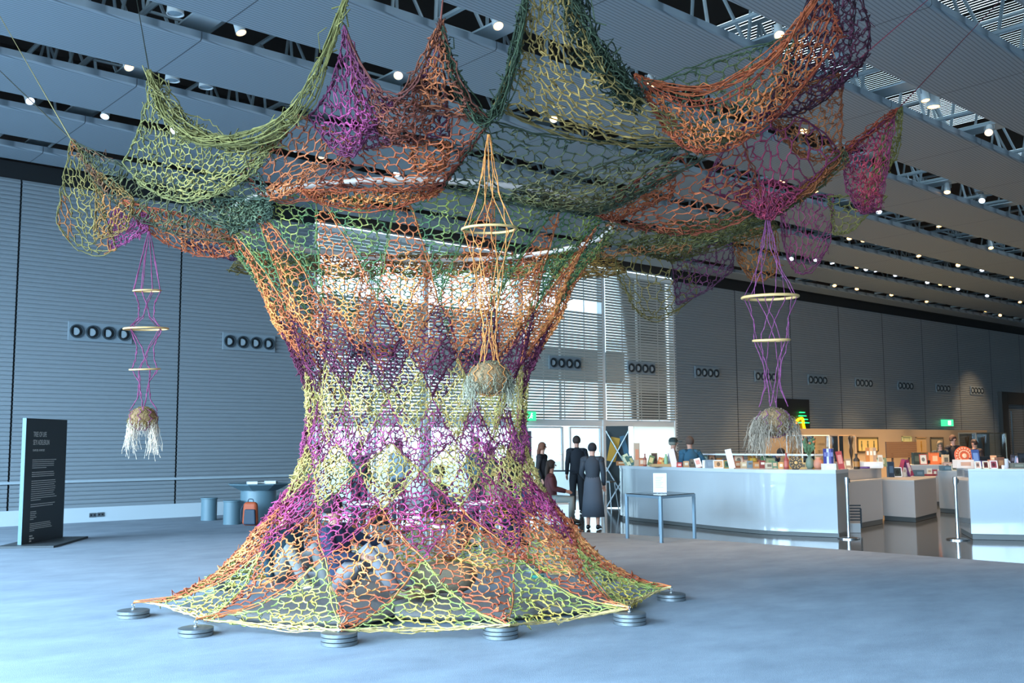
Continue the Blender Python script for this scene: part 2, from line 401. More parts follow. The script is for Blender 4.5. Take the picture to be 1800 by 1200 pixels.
for i in range(1,len(PRO)): ss.append(ss[-1]+math.hypot(PZ[i]-PZ[i-1],PR[i]-PR[i-1]))
SL=ss[-1]
def prof(s): return float(np.interp(s,ss,PZ)),float(np.interp(s,ss,PR))
WANG=[165,192,221.6,251,279.4,311]+[347,375,402,429,456,485]+[525]
WANG=[R(a) for a in WANG]
WPTS=[at(234,1084),at(344,1116),at(596,1132),at(880,1120),at(1107,1096),at(1180,1054)]
def widx(th):            # angle -> continuous weight index 0..12
    while th<WANG[0]: th+=2*PI
    while th>=WANG[-1]: th-=2*PI
    return float(np.interp(th,WANG,range(13)))
ZL=[.06,.58,.99,1.33,1.6]; ZU=[1.6,2.02,2.42,2.90,3.84]
PH=R(219.5); SP=2*PI/16
def panel(th,z):
    """which diamond of the patchwork a point lies in -> (kind, index, centredness 0..1)"""
    if z>1.6: t=((th-PH)/SP)%16; L_=ZU; n=16
    else: t=widx(th); L_=ZL; n=12
    # z -> row coordinate
    zz=float(np.interp(z,L_,range(5)))
    # diamonds: centres at integer rows r with column parity
    best=None
    for r_ in range(0,5):
        off=.5*(r_%2)
        if n==12: off=.5*((r_+1)%2)
        c=round(t-off)+off
        dx=abs(t-c)*2; dz=abs(zz-r_)
        d=1-dx-dz
        if best is None or d>best[0]: best=(d,r_,int(math.floor(c+.01))%n)
    return n,best[1],best[2],max(0,best[0])
KIND={(12,0):('green_net_panel',GN),(12,1):('orange_net_panel',OR),(12,2):('magenta_net_panel',MG),(12,3):('lime_net_panel',LM),(12,4):('violet_net_panel',VI),
      (16,0):('violet_net_panel',VI),(16,1):('lime_net_panel',LM),(16,2):('purple_net_panel',DP),(16,3):('rust_net_panel',OU),(16,4):('leaf_green_net_panel',GR)}
def tpoint(th,s,extra=0):
    z,r_=prof(s); n,row,col,d=panel(th,z)
    lo=max(0,1-z/.7)
    if lo>0:
        q=widx(th)%1; ch=math.cos(R(15))/math.cos((q-.5)*R(30)); f_=1-(1-q*(1-q)*4)*0
        r_=r_*(1-lo*(1-ch)*1.0)*(1+lo*.035*(1-4*q*(1-q)))
        r_-=lo*.10*(4*q*(1-q))**.6
        z+=.07*(max(0,1-z/.25))*(1-4*q*(1-q))
    else: r_+=.06*(d**.6)
    a_=(th-R(235)+PI)%(2*PI)-PI; bk=max(0,(abs(a_)-R(82))/R(98)); r_*=1-.16*min(1,bk*2.2)*max(0,1-z/.9)
    z-=.04*d*(1 if z>.3 else 0)
    r_+=extra
    return np.array([r_*math.cos(th),r_*math.sin(th),z])
BACK=R(54)
pts=[]; s=-.1
while s<SL+.12:
    z,r_=prof(min(max(s,0),SL)); c=.100 if z<.35 else (.090 if z<.9 else (.076 if z<1.3 else (.068 if z<2.9 else .080)))
    n_=int(2*PI*r_/c); off=rnd()
    ro=[]
    for k in range(n_):
        ro.append(((k+off+g(.25))*2*PI/n_,s+g(.25)*c))
    for t,q in ro:
        pts.append((t*1.5,q))
        if t<.35: pts.append(((t+2*PI)*1.5,q))
        if t>2*PI-.35: pts.append(((t-2*PI)*1.5,q))
    s+=c*.87
cen,ed=voronoi(pts)
nets={}
for a,b in ed:
    (x1,y1),(x2,y2)=cen[a],cen[b]; t1,t2=x1/1.5,x2/1.5
    if not 0<=(t1+t2)/2<2*PI: continue
    if (y1<=0 and y2<=0) or (y1>=SL and y2>=SL): continue
    y1=min(max(y1,0),SL); y2=min(max(y2,0),SL)
    if rnd()<.03: continue
    th1,th2=t1+BACK,t2+BACK; j1=np.array([g(.010),g(.010),g(.010)])
    P1=tpoint(th1,y1); P2=tpoint(th2,y2)
    if np.linalg.norm(P1-P2)>.45: continue
    zc,_=prof((y1+y2)/2); n,row,col,d=panel((th1+th2)/2,zc)
    nm,pal=KIND[(n,row)]
    mid=(P1+P2)/2+j1
    if n==12 and row==4: key=('violet_net_panel',n,row,col)
    else: key=(nm,n,row,col)
    k=min(1,max(0,(d-.2)*1.6+g(.18))); colr=pal[0]*(1-k)+pal[1]*k
    hue=np.array([1+g(.08),1+g(.06),1+g(.08)]); colr=np.clip(colr*hue*(1+g(.10)),0,1)
    nets.setdefault(key,Net()).add(P1,mid,P2,YR*(.85+.35*rnd())*(1.12 if zc<1 else 1),colr)
    if rnd()<.28:
        o_=np.array([g(.02),g(.02),g(.02)])
        nets[key].add(P1+o_*.3,mid+o_,P2+o_*.3,YR*.7,np.clip(colr*(1+g(.2)),0,1))
# seam cords along the diamond borders
def seam_cord(net,p,q,col,jig=.012,n=10,strands=3,rad=YR*.85):
    for k in range(strands):
        last=None; o_=np.array([g(jig),g(jig),g(jig)])
        for i in range(n+1):
            f_=i/n; P_=p(f_)+o_*math.sin(PI*f_)+np.array([g(jig*.5),g(jig*.5),g(jig*.5)])*(0<i<n)
            if last is not None: net.add(last,(last+P_)/2,P_,rad,col*(1+g(.1)))
            last=P_
def s_of_z(z): return float(np.interp(z,PZ,ss))
seamnet=Net()
for n,L_ in ((12,ZL),(16,ZU)):
    for c in range(n):
        for r_ in range(4):
            for dr in (-.5,.5):
                base=.5*(r_%2) if n==16 else .5*((r_+1)%2)
                # corners of the lattice lie half a column from diamond centres
                t0=c+base+.5; t1=t0+dr
                def ang(t):
                    if n==16: return PH+t*SP
                    t%=12; return float(np.interp(t,range(13),WANG))
                a0,a1=ang(t0),ang(t1)
                while a1-a0>PI: a1-=2*PI
                while a0-a1>PI: a1+=2*PI
                s0,s1=s_of_z(L_[r_]),s_of_z(L_[r_+1])
                pal=KIND[(n,r_+1 if dr>0 else r_)][1]
                seam_cord(seamnet,lambda f_:tpoint(a0+(a1-a0)*f_,s0+(s1-s0)*f_,-.01),None,pal[0]*.5+pal[1]*.5,strands=2)
seamnet.build('seam_cord',sculpt)
for key,nn in nets.items(): nn.build(key[0],sculpt)
hem=Net()
for c in range(12):
    a0,a1=WANG[c],WANG[c+1]
    seam_cord(hem,lambda f_:tpoint(a0+(a1-a0)*f_,0)+np.array([0,0,.01]),None,cc('b8b078'),n=14,strands=5,jig=.014)
# cord ends down to each weight's eye
wloc=[]
for k in range(12):
    if k<6: p=WPTS[k]
    else: p=Vector((6.33+2.3*math.cos(WANG[k]),8.82+2.3*math.sin(WANG[k]),0))
    wloc.append(p); e_=np.array((p.x-6.33,p.y-8.82,.135)); t=tpoint(WANG[k]+1e-4,0)
    for j in range(5):
        a=tpoint(WANG[k]+g(.03),rnd()*.25); hem.add(a,(a+e_)/2+np.array([0,0,g(.006)]),e_+np.array([g(.006)]*3),YR*.8,cc('d8d6a0') if j%2 else cc('d07a40'))
tag(hem.build('hem_rope',sculpt),'pale twisted hem cord around the foot of the net')
# hoop inside the flare
hc=Vector((.08,-.02,0)); HR,HZ=2.05,3.93
mb=MB(); mb.tube([(hc.x+HR*math.cos(t),hc.y+HR*math.sin(t),HZ+.02*math.sin(t)) for t in [2*PI*k/96 for k in range(96)]],.030,8,closed=True)
tag(mb.build('hoop',mat('hoop_tube','d9c3b6',.35),sculpt,smooth=True),'pale tubular hoop')
# ---- canopy patches: corners (px,py,depth), optional mid points of edges ab, bc, dc, ad
def PT(p): return np.array(atD(*p)-SO)
def patch(name,A,B,C,D,ab=None,bc=None,dc=None,ad=None,cell=.11,c1='808040',c2=None,bulge=0,dens=1,rad=YR,edges=1,label=None,mixc=None):
    A,B,C,D=(PT(p) for p in (A,B,C,D))
    def quad(p,q,m):
        if m is None: return lambda t:p*(1-t)+q*t
        m=PT(m); k=2*m-.5*(p+q); return lambda t:p*(1-t)**2+2*k*t*(1-t)+q*t*t
    fab,fbc,fdc,fad=quad(A,B,ab),quad(B,C,bc),quad(D,C,dc),quad(A,D,ad)
    def F(u,v):
        p=(1-v)*fab(u)+v*fdc(u)+(1-u)*fad(v)+u*fbc(v)-((1-u)*(1-v)*A+u*(1-v)*B+u*v*C+(1-u)*v*D)
        w_=16*u*(1-u)*v*(1-v)
        return p+np.array([0,0,-bulge*w_])
    def ln(f_): q=[f_(i/8) for i in range(9)]; return sum(np.linalg.norm(q[i+1]-q[i]) for i in range(8))
    Lu=max((ln(fab)+ln(fdc))/2,.2); Lv=max((ln(fbc)+ln(fad))/2,.2)
    nu,nv=max(2,round(Lu/cell)),max(2,round(Lv/cell/.87)); pts=[]
    for j in range(-1,nv+1):
        for i in range(-1,nu+1):
            pts.append(((i+.5+.5*(j%2)-.25+g(.24))/nu*Lu,(j+.5+g(.24))/nv*Lv))
    cen,ed=voronoi(pts); net=Net(); c1=cc(c1,.78); c2=cc(c2,.78) if c2 else c1*1.3; c3=cc(mixc,.78) if mixc else None
    for a,b in ed:
        (x1,y1),(x2,y2)=cen[a],cen[b]; u1,v1,u2,v2=x1/Lu,y1/Lv,x2/Lu,y2/Lv
        if (u1<=0 and u2<=0) or (u1>=1 and u2>=1) or (v1<=0 and v2<=0) or (v1>=1 and v2>=1) : continue
        cl=lambda x:min(max(x,0),1); u1,v1,u2,v2=map(cl,(u1,v1,u2,v2))
        P1,P2=F(u1,v1),F(u2,v2); m=(P1+P2)/2+np.array([g(.014),g(.014),g(.014)])
        if np.linalg.norm(P1-P2)<.004: continue
        um,vm=(u1+u2)/2,(v1+v2)/2; d=min(um,1-um,vm,1-vm)*2.2; k=min(1,max(0,d+g(.25)))
        col=c1*(1-k)+c2*k
        if c3 is not None and (math.sin(um*7+1)+math.sin(vm*6+2.2))>.9: col=col*.3+c3*.7
        col=np.clip(col*(1+g(.13)),0,1); net.add(P1,m,P2,rad*(.85+.35*rnd()),col)
        if rnd()<.28*dens:
            o_=np.array([g(.025),g(.025),g(.025)]); net.add(P1+o_*.3,m+o_,P2+o_*.3,rad*.75,np.clip(col*(1+g(.2)),0,1))
    if edges:
        for f_ in (fab,fbc,fdc,fad):
            if ln(f_)>.1: seam_cord(net,f_,None,c1,strands=2,n=16,jig=.015,rad=rad*.9)
    o=net.build(name,sculpt)
    if label: o['label']=label
    return o
def bundle(name,pts,rad,col,col2,n=10,loops=60,label=None,yr=YR*.85):
    P_=[np.array(atD(*p)-SO) for p in pts]; cv=[np.array(v) for v in bez([Vector(p) for p in P_],36)]
    net=Net(); c1,c2=cc(col,.56),cc(col2,.62)
    for k in range(n):
        o1=np.array([g(1),g(1),g(1)]); o1/=np.linalg.norm(o1); o2=np.array([g(.5),g(.5),g(.5)]); last=None; c=c1+(c2-c1)*rnd()
        for i,p in enumerate(cv):
            f_=i/36; env=rad*min(1,4*f_+.25,4*(1-f_)+.25)
            q=p+(o1+o2*math.sin(5*f_*PI+k))*env*.8+np.array([g(.06),g(.06),g(.06)])*rad
            if last is not None: net.add(last,(last+q)/2,q,yr,np.clip(c*(1+g(.12)),0,1))
            last=q
    for k in range(loops):
        i=random.randrange(1,35); p=cv[i]; a=p+np.array([g(1),g(1),g(1)])*rad*.5; j=min(35,i+1); b=cv[j]+np.array([g(1),g(1),g(1)])*rad*.5
        m=(a+b)/2+np.array([g(1),g(1),g(1)])*rad*.45; net.add(a,m,b,yr*.9,np.clip((c1+(c2-c1)*rnd())*(1+g(.12)),0,1))
    o=net.build(name,sculpt)
    if label: o['label']=label
    return o
# left side
patch('canopy_net_panel',(125,245,10.8),(170,300,10.6),(205,438,10.7),(100,392,10.9),dc=(150,442,10.9),cell=.105,c1='6b6e3e',c2='8f8a4c',mixc='a8602c',label='olive canopy panel hanging from the left tip')
patch('canopy_net_panel',(200,365,10.6),(265,375,10.4),(258,405,10.5),(193,440,10.8),cell=.07,c1='7c2f74',c2='a0408c',bulge=.03,dens=2,label='magenta canopy panel')
patch('canopy_net_panel',(215,352,10.4),(405,398,10.1),(416,442,10.4),(250,402,10.6),dc=(345,446,10.7),cell=.075,c1='a4502c',c2='d98a48',dens=2,label='orange canopy panel under the left branch')
patch('canopy_net_panel',(130,248,10.8),(425,372,9.9),(408,425,10.2),(135,262,10.8),ab=(265,312,10.2),dc=(235,378,10.4),cell=.075,c1='3c4a3c',c2='5f6b48',dens=2,mixc='7d5540',label='dark green canopy panel')
patch('canopy_net_panel',(170,300,10.6),(235,350,10.3),(225,400,10.5),(165,420,10.8),cell=.085,c1='7d6a36',c2='b07a38',dens=1.5)
patch('canopy_net_panel',(262,125,9.3),(520,205,8.6),(450,300,8.9),(215,285,9.9),ab=(345,250,9.0),dc=(315,352,9.4),ad=(248,215,9.6),cell=.10,c1='6f7a48',c2='9fa05a',bulge=.03,label='olive canopy panel hanging from the second tip')
patch('canopy_net_panel',(312,318,9.4),(450,298,8.9),(478,350,9.1),(400,402,9.8),ad=(335,370,9.7),cell=.09,c1='3f5a50',c2='84966a',bulge=.04,label='sage green canopy panel')
patch('canopy_net_panel',(375,350,9.3),(478,350,9.0),(478,380,9.3),(405,412,9.9),cell=.07,c1='38544c',c2='6a8a70',dens=2)
bundle('rim_bundle',[(262,125,9.3),(295,200,9.2),(350,243,9),(440,246,8.7),(510,205,8.3),(562,130,7.8),(613,-15,7.3)],.075,'66703c','98a05c',n=14,loops=160,label='thick olive rolled rim')
bundle('rim_bundle',[(262,125,9.3),(300,190,9.2),(350,230,9.1),(430,262,8.9),(500,240,8.6)],.10,'66703c','a0a468',n=8,loops=120)
patch('canopy_net_panel',(520,200,8.5),(620,250,8.2),(600,330,8.8),(428,300,9.0),dc=(490,352,9.1),cell=.105,c1='82432c',c2='b06a3c',bulge=.03,label='rust canopy panel')
patch('canopy_net_panel',(470,330,9.0),(560,290,8.9),(520,335,8.9),(480,350,9.0),cell=.07,c1='b0683a',c2='d09050',dens=2)
patch('canopy_net_panel',(605,45,7.4),(690,180,7.5),(625,272,8.1),(543,205,8.3),ab=(640,130,7.4),dc=(588,262,8.3),ad=(585,140,7.8),cell=.085,c1='5a2250',c2='9c3484',bulge=.05,dens=1.5,label='bright purple canopy panel')
patch('canopy_net_panel',(612,60,7.35),(772,45,7.0),(790,240,7.9),(640,262,8.1),ab=(695,172,7.2),cell=.09,c1='5e3230',c2='8a4a38',bulge=.04,mixc='6a3060',label='brown canopy panel between two peaks')
patch('canopy_net_panel',(775,35,7.0),(778,38,7.0),(862,212,7.4),(690,190,7.5),bc=(805,150,7.1),ad=(725,130,7.1),cell=.08,c1='5e3428',c2='a86030',dens=1.6,label='rust canopy panel hanging from the middle peak')
patch('canopy_net_panel',(690,175,7.6),(860,215,7.45),(775,330,8.7),(560,322,8.8),dc=(690,335,8.9),cell=.115,c1='7a3a2c',c2='b8622e',bulge=.14,dens=1.2,label='large rust canopy panel over the hoop')
patch('canopy_net_panel',(720,255,8.0),(790,250,8.0),(780,300,8.3),(730,300,8.3),cell=.07,c1='a4582c',c2='d08038',bulge=.05,dens=2)
patch('canopy_net_panel',(518,332,8.9),(782,330,8.75),(770,340,8.8),(530,338,8.9),ab=(650,334,8.75),dc=(640,366,8.95),cell=.06,c1='a04a24',c2='d88a3c',dens=2.2,label='narrow orange canopy panel along the hoop')
bundle('rim_bundle',[(777,50,7),(797,130,7.1),(825,190,7.3),(850,212,7.35),(872,195,7.3),(895,120,7.1),(912,60,6.9),(926,-30,6.8)],.055,'24382f','3f5a44',n=16,loops=150,label='thick dark green rolled rim')
patch('canopy_net_panel',(926,-25,6.8),(1008,-30,7),(1335,238,8.3),(868,185,7.3),ab=(965,-28,6.9),bc=(1110,165,7.5),dc=(1080,252,7.9),ad=(908,80,7),cell=.115,c1='6a6438',c2='b09a50',bulge=.04,dens=.8,label='wide straw-yellow canopy panel')
patch('canopy_net_panel',(862,212,7.4),(1300,236,8.2),(1042,376,9.0),(780,330,8.7),ab=(1060,254,7.9),dc=(935,362,8.8),bc=(1150,330,8.7),cell=.12,c1='34483c',c2='6a6c44',bulge=.10,dens=.8,label='wide dark green canopy panel')
patch('canopy_net_panel',(900,335,8.6),(1190,255,8.2),(1042,378,9.0),(960,352,8.9),bc=(1130,335,8.7),cell=.09,c1='3e4a3a',c2='7a7448',bulge=.03,dens=1.5)
bundle('rim_bundle',[(995,-25,7),(1020,50,7.2),(1055,110,7.4),(1090,155,7.6),(1125,182,7.8)],.115,'22382f','4a6450',n=26,loops=260,label='heavy dark green sleeve of netting')
patch('canopy_net_panel',(1115,130,7.8),(1450,-30,8),(1480,60,8.2),(1165,222,7.9),ab=(1280,165,7.8),dc=(1300,252,8.0),cell=.08,c1='8a3a1e',c2='d07a30',bulge=.05,dens=1.6,label='burnt orange canopy panel')
bundle('rim_bundle',[(1118,130,7.8),(1180,155,7.8),(1260,150,7.8),(1330,115,7.85),(1395,50,7.9),(1450,-25,8)],.04,'9a4220','c86c30',n=8,loops=60)
patch('canopy_net_panel',(1140,150,8.3),(1400,60,8.4),(1380,160,8.5),(1200,240,8.4),cell=.10,c1='38503c',c2='5d6a40')
patch('canopy_net_panel',(1440,-25,8.1),(1508,-30,8.2),(1480,132,8.8),(1345,205,8.3),ab=(1475,-28,8.1),bc=(1528,85,8.6),dc=(1430,185,8.6),ad=(1390,100,8.1),cell=.095,c1='38182e',c2='5a2848',bulge=.04,dens=2,label='dark purple canopy panel at the right')
patch('canopy_net_panel',(1425,-25,8.6),(1505,-30,8.7),(1495,110,9.0),(1370,180,8.8),cell=.11,c1='301a2a',c2='522844',dens=2)
patch('canopy_net_panel',(1335,170,8.3),(1480,130,8.8),(1478,262,9.3),(1372,236,9.1),dc=(1425,282,9.3),cell=.085,c1='8a4e2e',c2='b87840',bulge=.03,dens=1.2,label='tan canopy panel')
patch('canopy_net_panel',(1235,332,9.0),(1478,270,9.3),(1356,380,9.3),(1344,380,9.3),ab=(1350,200,8.5),bc=(1405,335,9.3),ad=(1290,352,9.2),cell=.12,c1='6a2450',c2='a83468',dens=.9,label='magenta funnel panel above the right planter')
patch('canopy_net_panel',(1290,345,9.15),(1410,335,9.25),(1358,385,9.32),(1342,385,9.32),ab=(1350,318,9.1),cell=.06,c1='8a2854',c2='c43468',dens=2)
patch('canopy_net_panel',(1042,376,9.1),(1300,232,8.35),(1345,362,9.3),(1155,408,9.8),ab=(1150,298,8.7),dc=(1250,405,9.6),cell=.125,c1='823e28',c2='c2683a',bulge=.05,dens=.9,label='wide terracotta canopy panel')
patch('canopy_net_panel',(1045,378,9.1),(1190,300,8.8),(1180,345,9.2),(1085,385,9.4),cell=.08,c1='9a4a28',c2='d08040',dens=1.4)
patch('canopy_net_panel',(1065,392,9.6),(1482,262,9.3),(1492,282,9.4),(1055,452,10.2),ab=(1310,372,9.5),dc=(1300,410,9.8),cell=.075,c1='444f34',c2='76783e',dens=2,mixc='a0602c',label='olive green band along the right branch')
bundle('rim_bundle',[(1345,372,9.35),(1400,345,9.35),(1440,312,9.35),(1482,268,9.4)],.05,'8a4a24','b46c34',n=10,loops=90)
bundle('rim_bundle',[(1482,268,9.4),(1530,232,9.8),(1578,192,10.25)],.045,'8a3a28','b85030',n=9,loops=60,label='rust rolled rim at the right tip')
patch('canopy_net_panel',(1482,268,9.4),(1572,200,10.2),(1546,368,10.2),(1518,376,9.9),ad=(1490,330,9.7),cell=.08,c1='7a2a5c',c2='c23a5a',bulge=.03,dens=2,label='crimson canopy panel at the right tip')
patch('canopy_net_panel',(1562,212,10.4),(1586,188,10.5),(1560,300,10.7),(1515,375,10.6),bc=(1577,260,10.6),cell=.075,c1='6a6c30',c2='8f8c48',label='olive fringe at the right tip')
# far lobes seen under the branches
patch('canopy_net_panel',(1085,445,12.5),(1195,425,12.5),(1225,515,12.8),(1100,505,12.8),dc=(1145,560,12.9),ad=(1085,480,12.7),cell=.12,c1='6f6c36',c2='9a9456',dens=.8,label='olive lobe below the right branch')
patch('canopy_net_panel',(1180,455,12.4),(1290,415,12.2),(1290,470,12.3),(1190,535,12.7),dc=(1240,510,12.5),cell=.10,c1='4e2a4e',c2='74386c',dens=1.3,label='purple lobe below the right branch')
patch('canopy_net_panel',(1290,408,12),(1362,395,11.8),(1368,470,12),(1300,465,12.2),dc=(1335,492,12.1),cell=.07,c1='8a5220',c2='b87828',dens=2.2,label='ochre lobe below the right branch')
patch('canopy_net_panel',(1368,345,11.6),(1465,342,11.2),(1460,425,11.3),(1378,435,11.6),dc=(1410,482,11.5),cell=.09,c1='6a2a58',c2='963870',bulge=.05,dens=1.2,label='magenta lobe below the right branch')
patch('canopy_net_panel',(1455,345,11),(1560,345,10.8),(1500,405,11),(1465,412,11.2),cell=.11,c1='686a34',c2='8c8a48',dens=.8)
patch('canopy_net_panel',(1080,430,11.5),(1340,370,10.8),(1370,400,11.6),(1180,460,12.3),cell=.09,c1='55582e',c2='7d7a3c',dens=1.6)
patch('canopy_net_panel',(300,402,11.6),(420,432,11.6),(412,458,12),(330,432,12.0),cell=.11,c1='3a2246',c2='5a3058',dens=1.4,label='dark purple far edge at the left')
# the far half of the canopy, beyond the hoop
for k in range(5):
    x0=430+k*128; x1=x0+132
    patch('canopy_net_panel',(x0,442+8*math.sin(k),12.8),(x1,448,12.8),(x1+14*(k-2),478,14.4),(x0+14*(k-2),476,14.4),dc=((x0+x1)/2,488,14.6),cell=.11,c1=('5a5a30','8a4e24','6a5a2c','8a5020','7a6a30')[k],c2=('8a8440','c07a34','a07a38','b87430','a89a48')[k],dens=1.6)
# cords up to the roof
guy=Net()
def cord(net,a,b,col,rad=.005,n=1):
    a,b=np.array(a),np.array(b)
    for k in range(n): net.add(a,(a+b)/2,b,rad,col)
for p,q,c in (((125,245,10.8),(-150,-20),'3c4440'),((125,245,10.8),(-60,-75),'8a8a60'),((262,125,9.3),(225,-90),'2c3834'),((613,-15,7.3),(622,-160),'6a6e48'),((775,35,7),(795,-160),'7a4038'),
              ((926,-30,6.8),(930,-170),'2c3a34'),((1000,-30,7),(990,-190),'2c3a34'),((1508,-30,8.2),(1540,-150),'4a2a4c'),((1480,130,8.8),(1700,-60),'9a3a60'),((1578,192,10.25),(1900,-150),'5a2a38')):
    a=np.array(atD(*p)-SO); b=np.array(at(q[0],q[1],7.9)-SO); cord(guy,a,b,cc(c),.0055)
tag(guy.build('suspension_cord',sculpt),'thin cords up to the roof')
# ------------------------------------------------------------------ steel floor weights
M_wt=mat('weight_steel','7a7f82',.42,.75,bump=.1)
M_bolt=mat('eye_bolt','c9ced0',.25,.9)
def weight(p,nd,label):
    t=empty('floor_weight',p,label=label,cat='weight',group='steel weights holding the net to the floor')
    for k in range(nd):
        h=.033; MB().lathe((0,0,k*h),[(.135,.001),(.145,.004),(.145,h-.004),(.135,h-.001)],36).build('weight_disc',M_wt,t,smooth='auto')
    z=nd*.033; m=MB().lathe((0,0,z),[(.018,0),(.018,.012),(.007,.013),(.007,.03)],10)
    m.tube([(.014*math.cos(a),0,z+.043+.014*math.sin(a)) for a in [2*PI*k/14 for k in range(14)]],.004,6,closed=True)
    m.build('eye_bolt',M_bolt,t,smooth=True); return t
wl=['two-disc round steel floor weight at the leftmost corner of the net','round steel floor weight, second from the left at the foot of the net','three-disc round steel floor weight nearest the camera, front centre left',
    'round steel floor weight at the front, right of centre','round steel floor weight at the right front corner of the net','round steel floor weight at the far right corner of the net']
for k in range(12):
    weight(wloc[k],[2,2,3,3,3,2,2,2,2,2,2,2][k],wl[k] if k<6 else 'round steel floor weight behind the sculpture, %s going left from the far right corner'%ORD[k-6])
# ------------------------------------------------------------------ hanging planters
M_wood=mat('hoop_wood','c49a62',.5,noise=.2,nscale=20)
M_coir=mat('coir_ball','7a5a3a',.95,noise=.5,nscale=30,bump=.8,bscale=60)
def moss_tufts(center,rx,rz,down,n,col1,col2,parent,name,spread=1,r_=.0016,curl=.5,only=None):
    net=Net(); a1,a2=cc(col1),cc(col2)
    for k in range(n):
        an=rnd()*2*PI
        if only and rnd()<.55: an=random.choice(only)+g(.35)
        ph=rnd()*PI*.75
        p=np.array([rx*math.sin(ph)*math.cos(an),rx*math.sin(ph)*math.sin(an),rz*math.cos(ph)])+np.array(center)
        lg=(not only) or min(abs((an-o_+PI)%(2*PI)-PI) for o_ in only)<.7; L_=down*(rnd()**1.3)*(1 if ph>.6 else .6)*(1 if lg else .3)+.03; m=7; v=np.array([math.cos(an)*.5,math.sin(an)*.5,.25])*spread; c=a1+(a2-a1)*rnd()
        for i in range(m):
            q=p+v*L_/m*.9+np.array([g(.004),g(.004),0])*2*curl; net.add(p,(p+q)/2+np.array([g(.003),g(.003),g(.002)]),q,r_*(.7+.6*rnd()),np.clip(c*(1+g(.1)),0,1)); p=q
            v=v*.55+np.array([g(.35),g(.35),-1.0])*.55
    return net.build(name,parent,3)
def planter(px,dep,levels,topz_y,ball_y,ball_r,mossn,down,mc,cordc,hoops,label,nc=8,only=None,cr=.0038,mossr=1.1,spr=.6):
    base=atD(px,(levels[len(levels)//2][0]),dep); zz=lambda y:(atD(px,y,dep)).z
    zb=zz(ball_y); t=empty('hanging_planter',(base.x,base.y,zb),label=label,cat='hanging planter',group='hanging planters of the tree sculpture')
    mpp=dep/CF
    net=Net(); col=cc(cordc)
    pts=[(zz(topz_y)-zb,.008)]+[(zz(y)-zb,w_/2*mpp) for y,w_ in levels]
    angs=[2*PI*k/nc for k in range(nc)]
    for i in range(len(pts)-1):
        (z0,r0_),(z1,r1_)=pts[i],pts[i+1]
        for k in range(nc):
            a0=angs[k]; a1=a0+(0 if i==0 else (PI/nc if k%2 else -PI/nc)); angs[k]=a1
            p0=np.array([r0_*math.cos(a0),r0_*math.sin(a0),z0]); p1=np.array([r1_*math.cos(a1),r1_*math.sin(a1),z1])
            last=p0
            for j in range(1,5):
                q=p0+(p1-p0)*j/4+(np.array([g(.004),g(.004),0]) if j<4 else 0); net.add(last,(last+q)/2,q,cr,np.clip(col*(1+g(.15)),0,1)); last=q
    # knots at the neck points
    net.build('cord_net',t)
    for (y,w_,wd) in hoops:
        z=zz(y)-zb; rr=w_/2*mpp
        m=MB(); m.tube([(rr*math.cos(a),rr*math.sin(a),z+.012*math.sin(a+1)) for a in [2*PI*k/48 for k in range(48)]],wd,8,closed=True); m.build('wooden_hoop',M_wood,t,smooth=True)
    m=MB().sphere((0,0,0),ball_r*mpp*.86,20,12,(1,1,.85)); m.build('moss_ball',M_coir,t,smooth=True)
    br=ball_r*mpp
    moss_tufts((0,0,.0),br*.85,br*.75,.07,int(mossn*.6),mc[0],mc[1],t,'moss_cap',1.3)
    moss_tufts((0,0,-.02),br*mossr,br*.6,down,mossn,mc[2],mc[3],t,'hanging_moss',spr,.0018,.7,only)
    net2=Net()
    for k in range(8):
        a=2*PI*k/8; last=None
        for j in range(9):
            ph=PI*(.25+.75*j/8); q=np.array([br*.93*math.sin(ph)*math.cos(a+.25*(j%2)),br*.93*math.sin(ph)*math.sin(a+.25*(j%2)),br*.8*math.cos(ph)])
            if last is not None: net2.add(last,(last+q)/2,q,cr*.9,col)
            last=q
    net2.build('cradle_cord',t)
    return t
planter(255,10.3,[(509,48),(533,26),(556,26),(577,72),(610,30),(630,30),(649,46),(672,22),(700,22),(722,46)],402,735,27,460,.46,('6c6636','94874c','b0b2aa','d0d2cc'),'74306a',
        [(509,46,.009),(577,74,.010),(649,50,.009)],'leftmost hanging planter, purple cords with three wooden hoops and a ball trailing white moss',only=[R(150),R(-30)],mossr=.8,spr=.15)
planter(860,7.35,[(290,22),(345,46),(400,92),(450,64),(518,38),(560,26),(600,20),(640,40)],228,665,40,380,.24,('545f4c','78846e','6f7a6e','929c90'),'b0742c',
        [(400,95,.010),(518,42,.005)],'hanging planter with orange cords and a mossy ball in front of the trunk',cr=.0036,only=[R(139),R(-41)],spr=.5,mossr=.95)
planter(1356,9.25,[(430,26),(470,50),(521,92),(560,60),(598,60),(640,36),(680,28),(715,50)],375,742,34,560,.36,('5f584c','8a8070','64625c','8f8c84'),'6a2f6c',
        [(521,96,.014),(598,62,.012)],'rightmost hanging planter, thin purple cords with two wooden hoops above a grey mossy ball',only=[R(139),R(175),R(-60)],mossr=1.0,spr=.8)
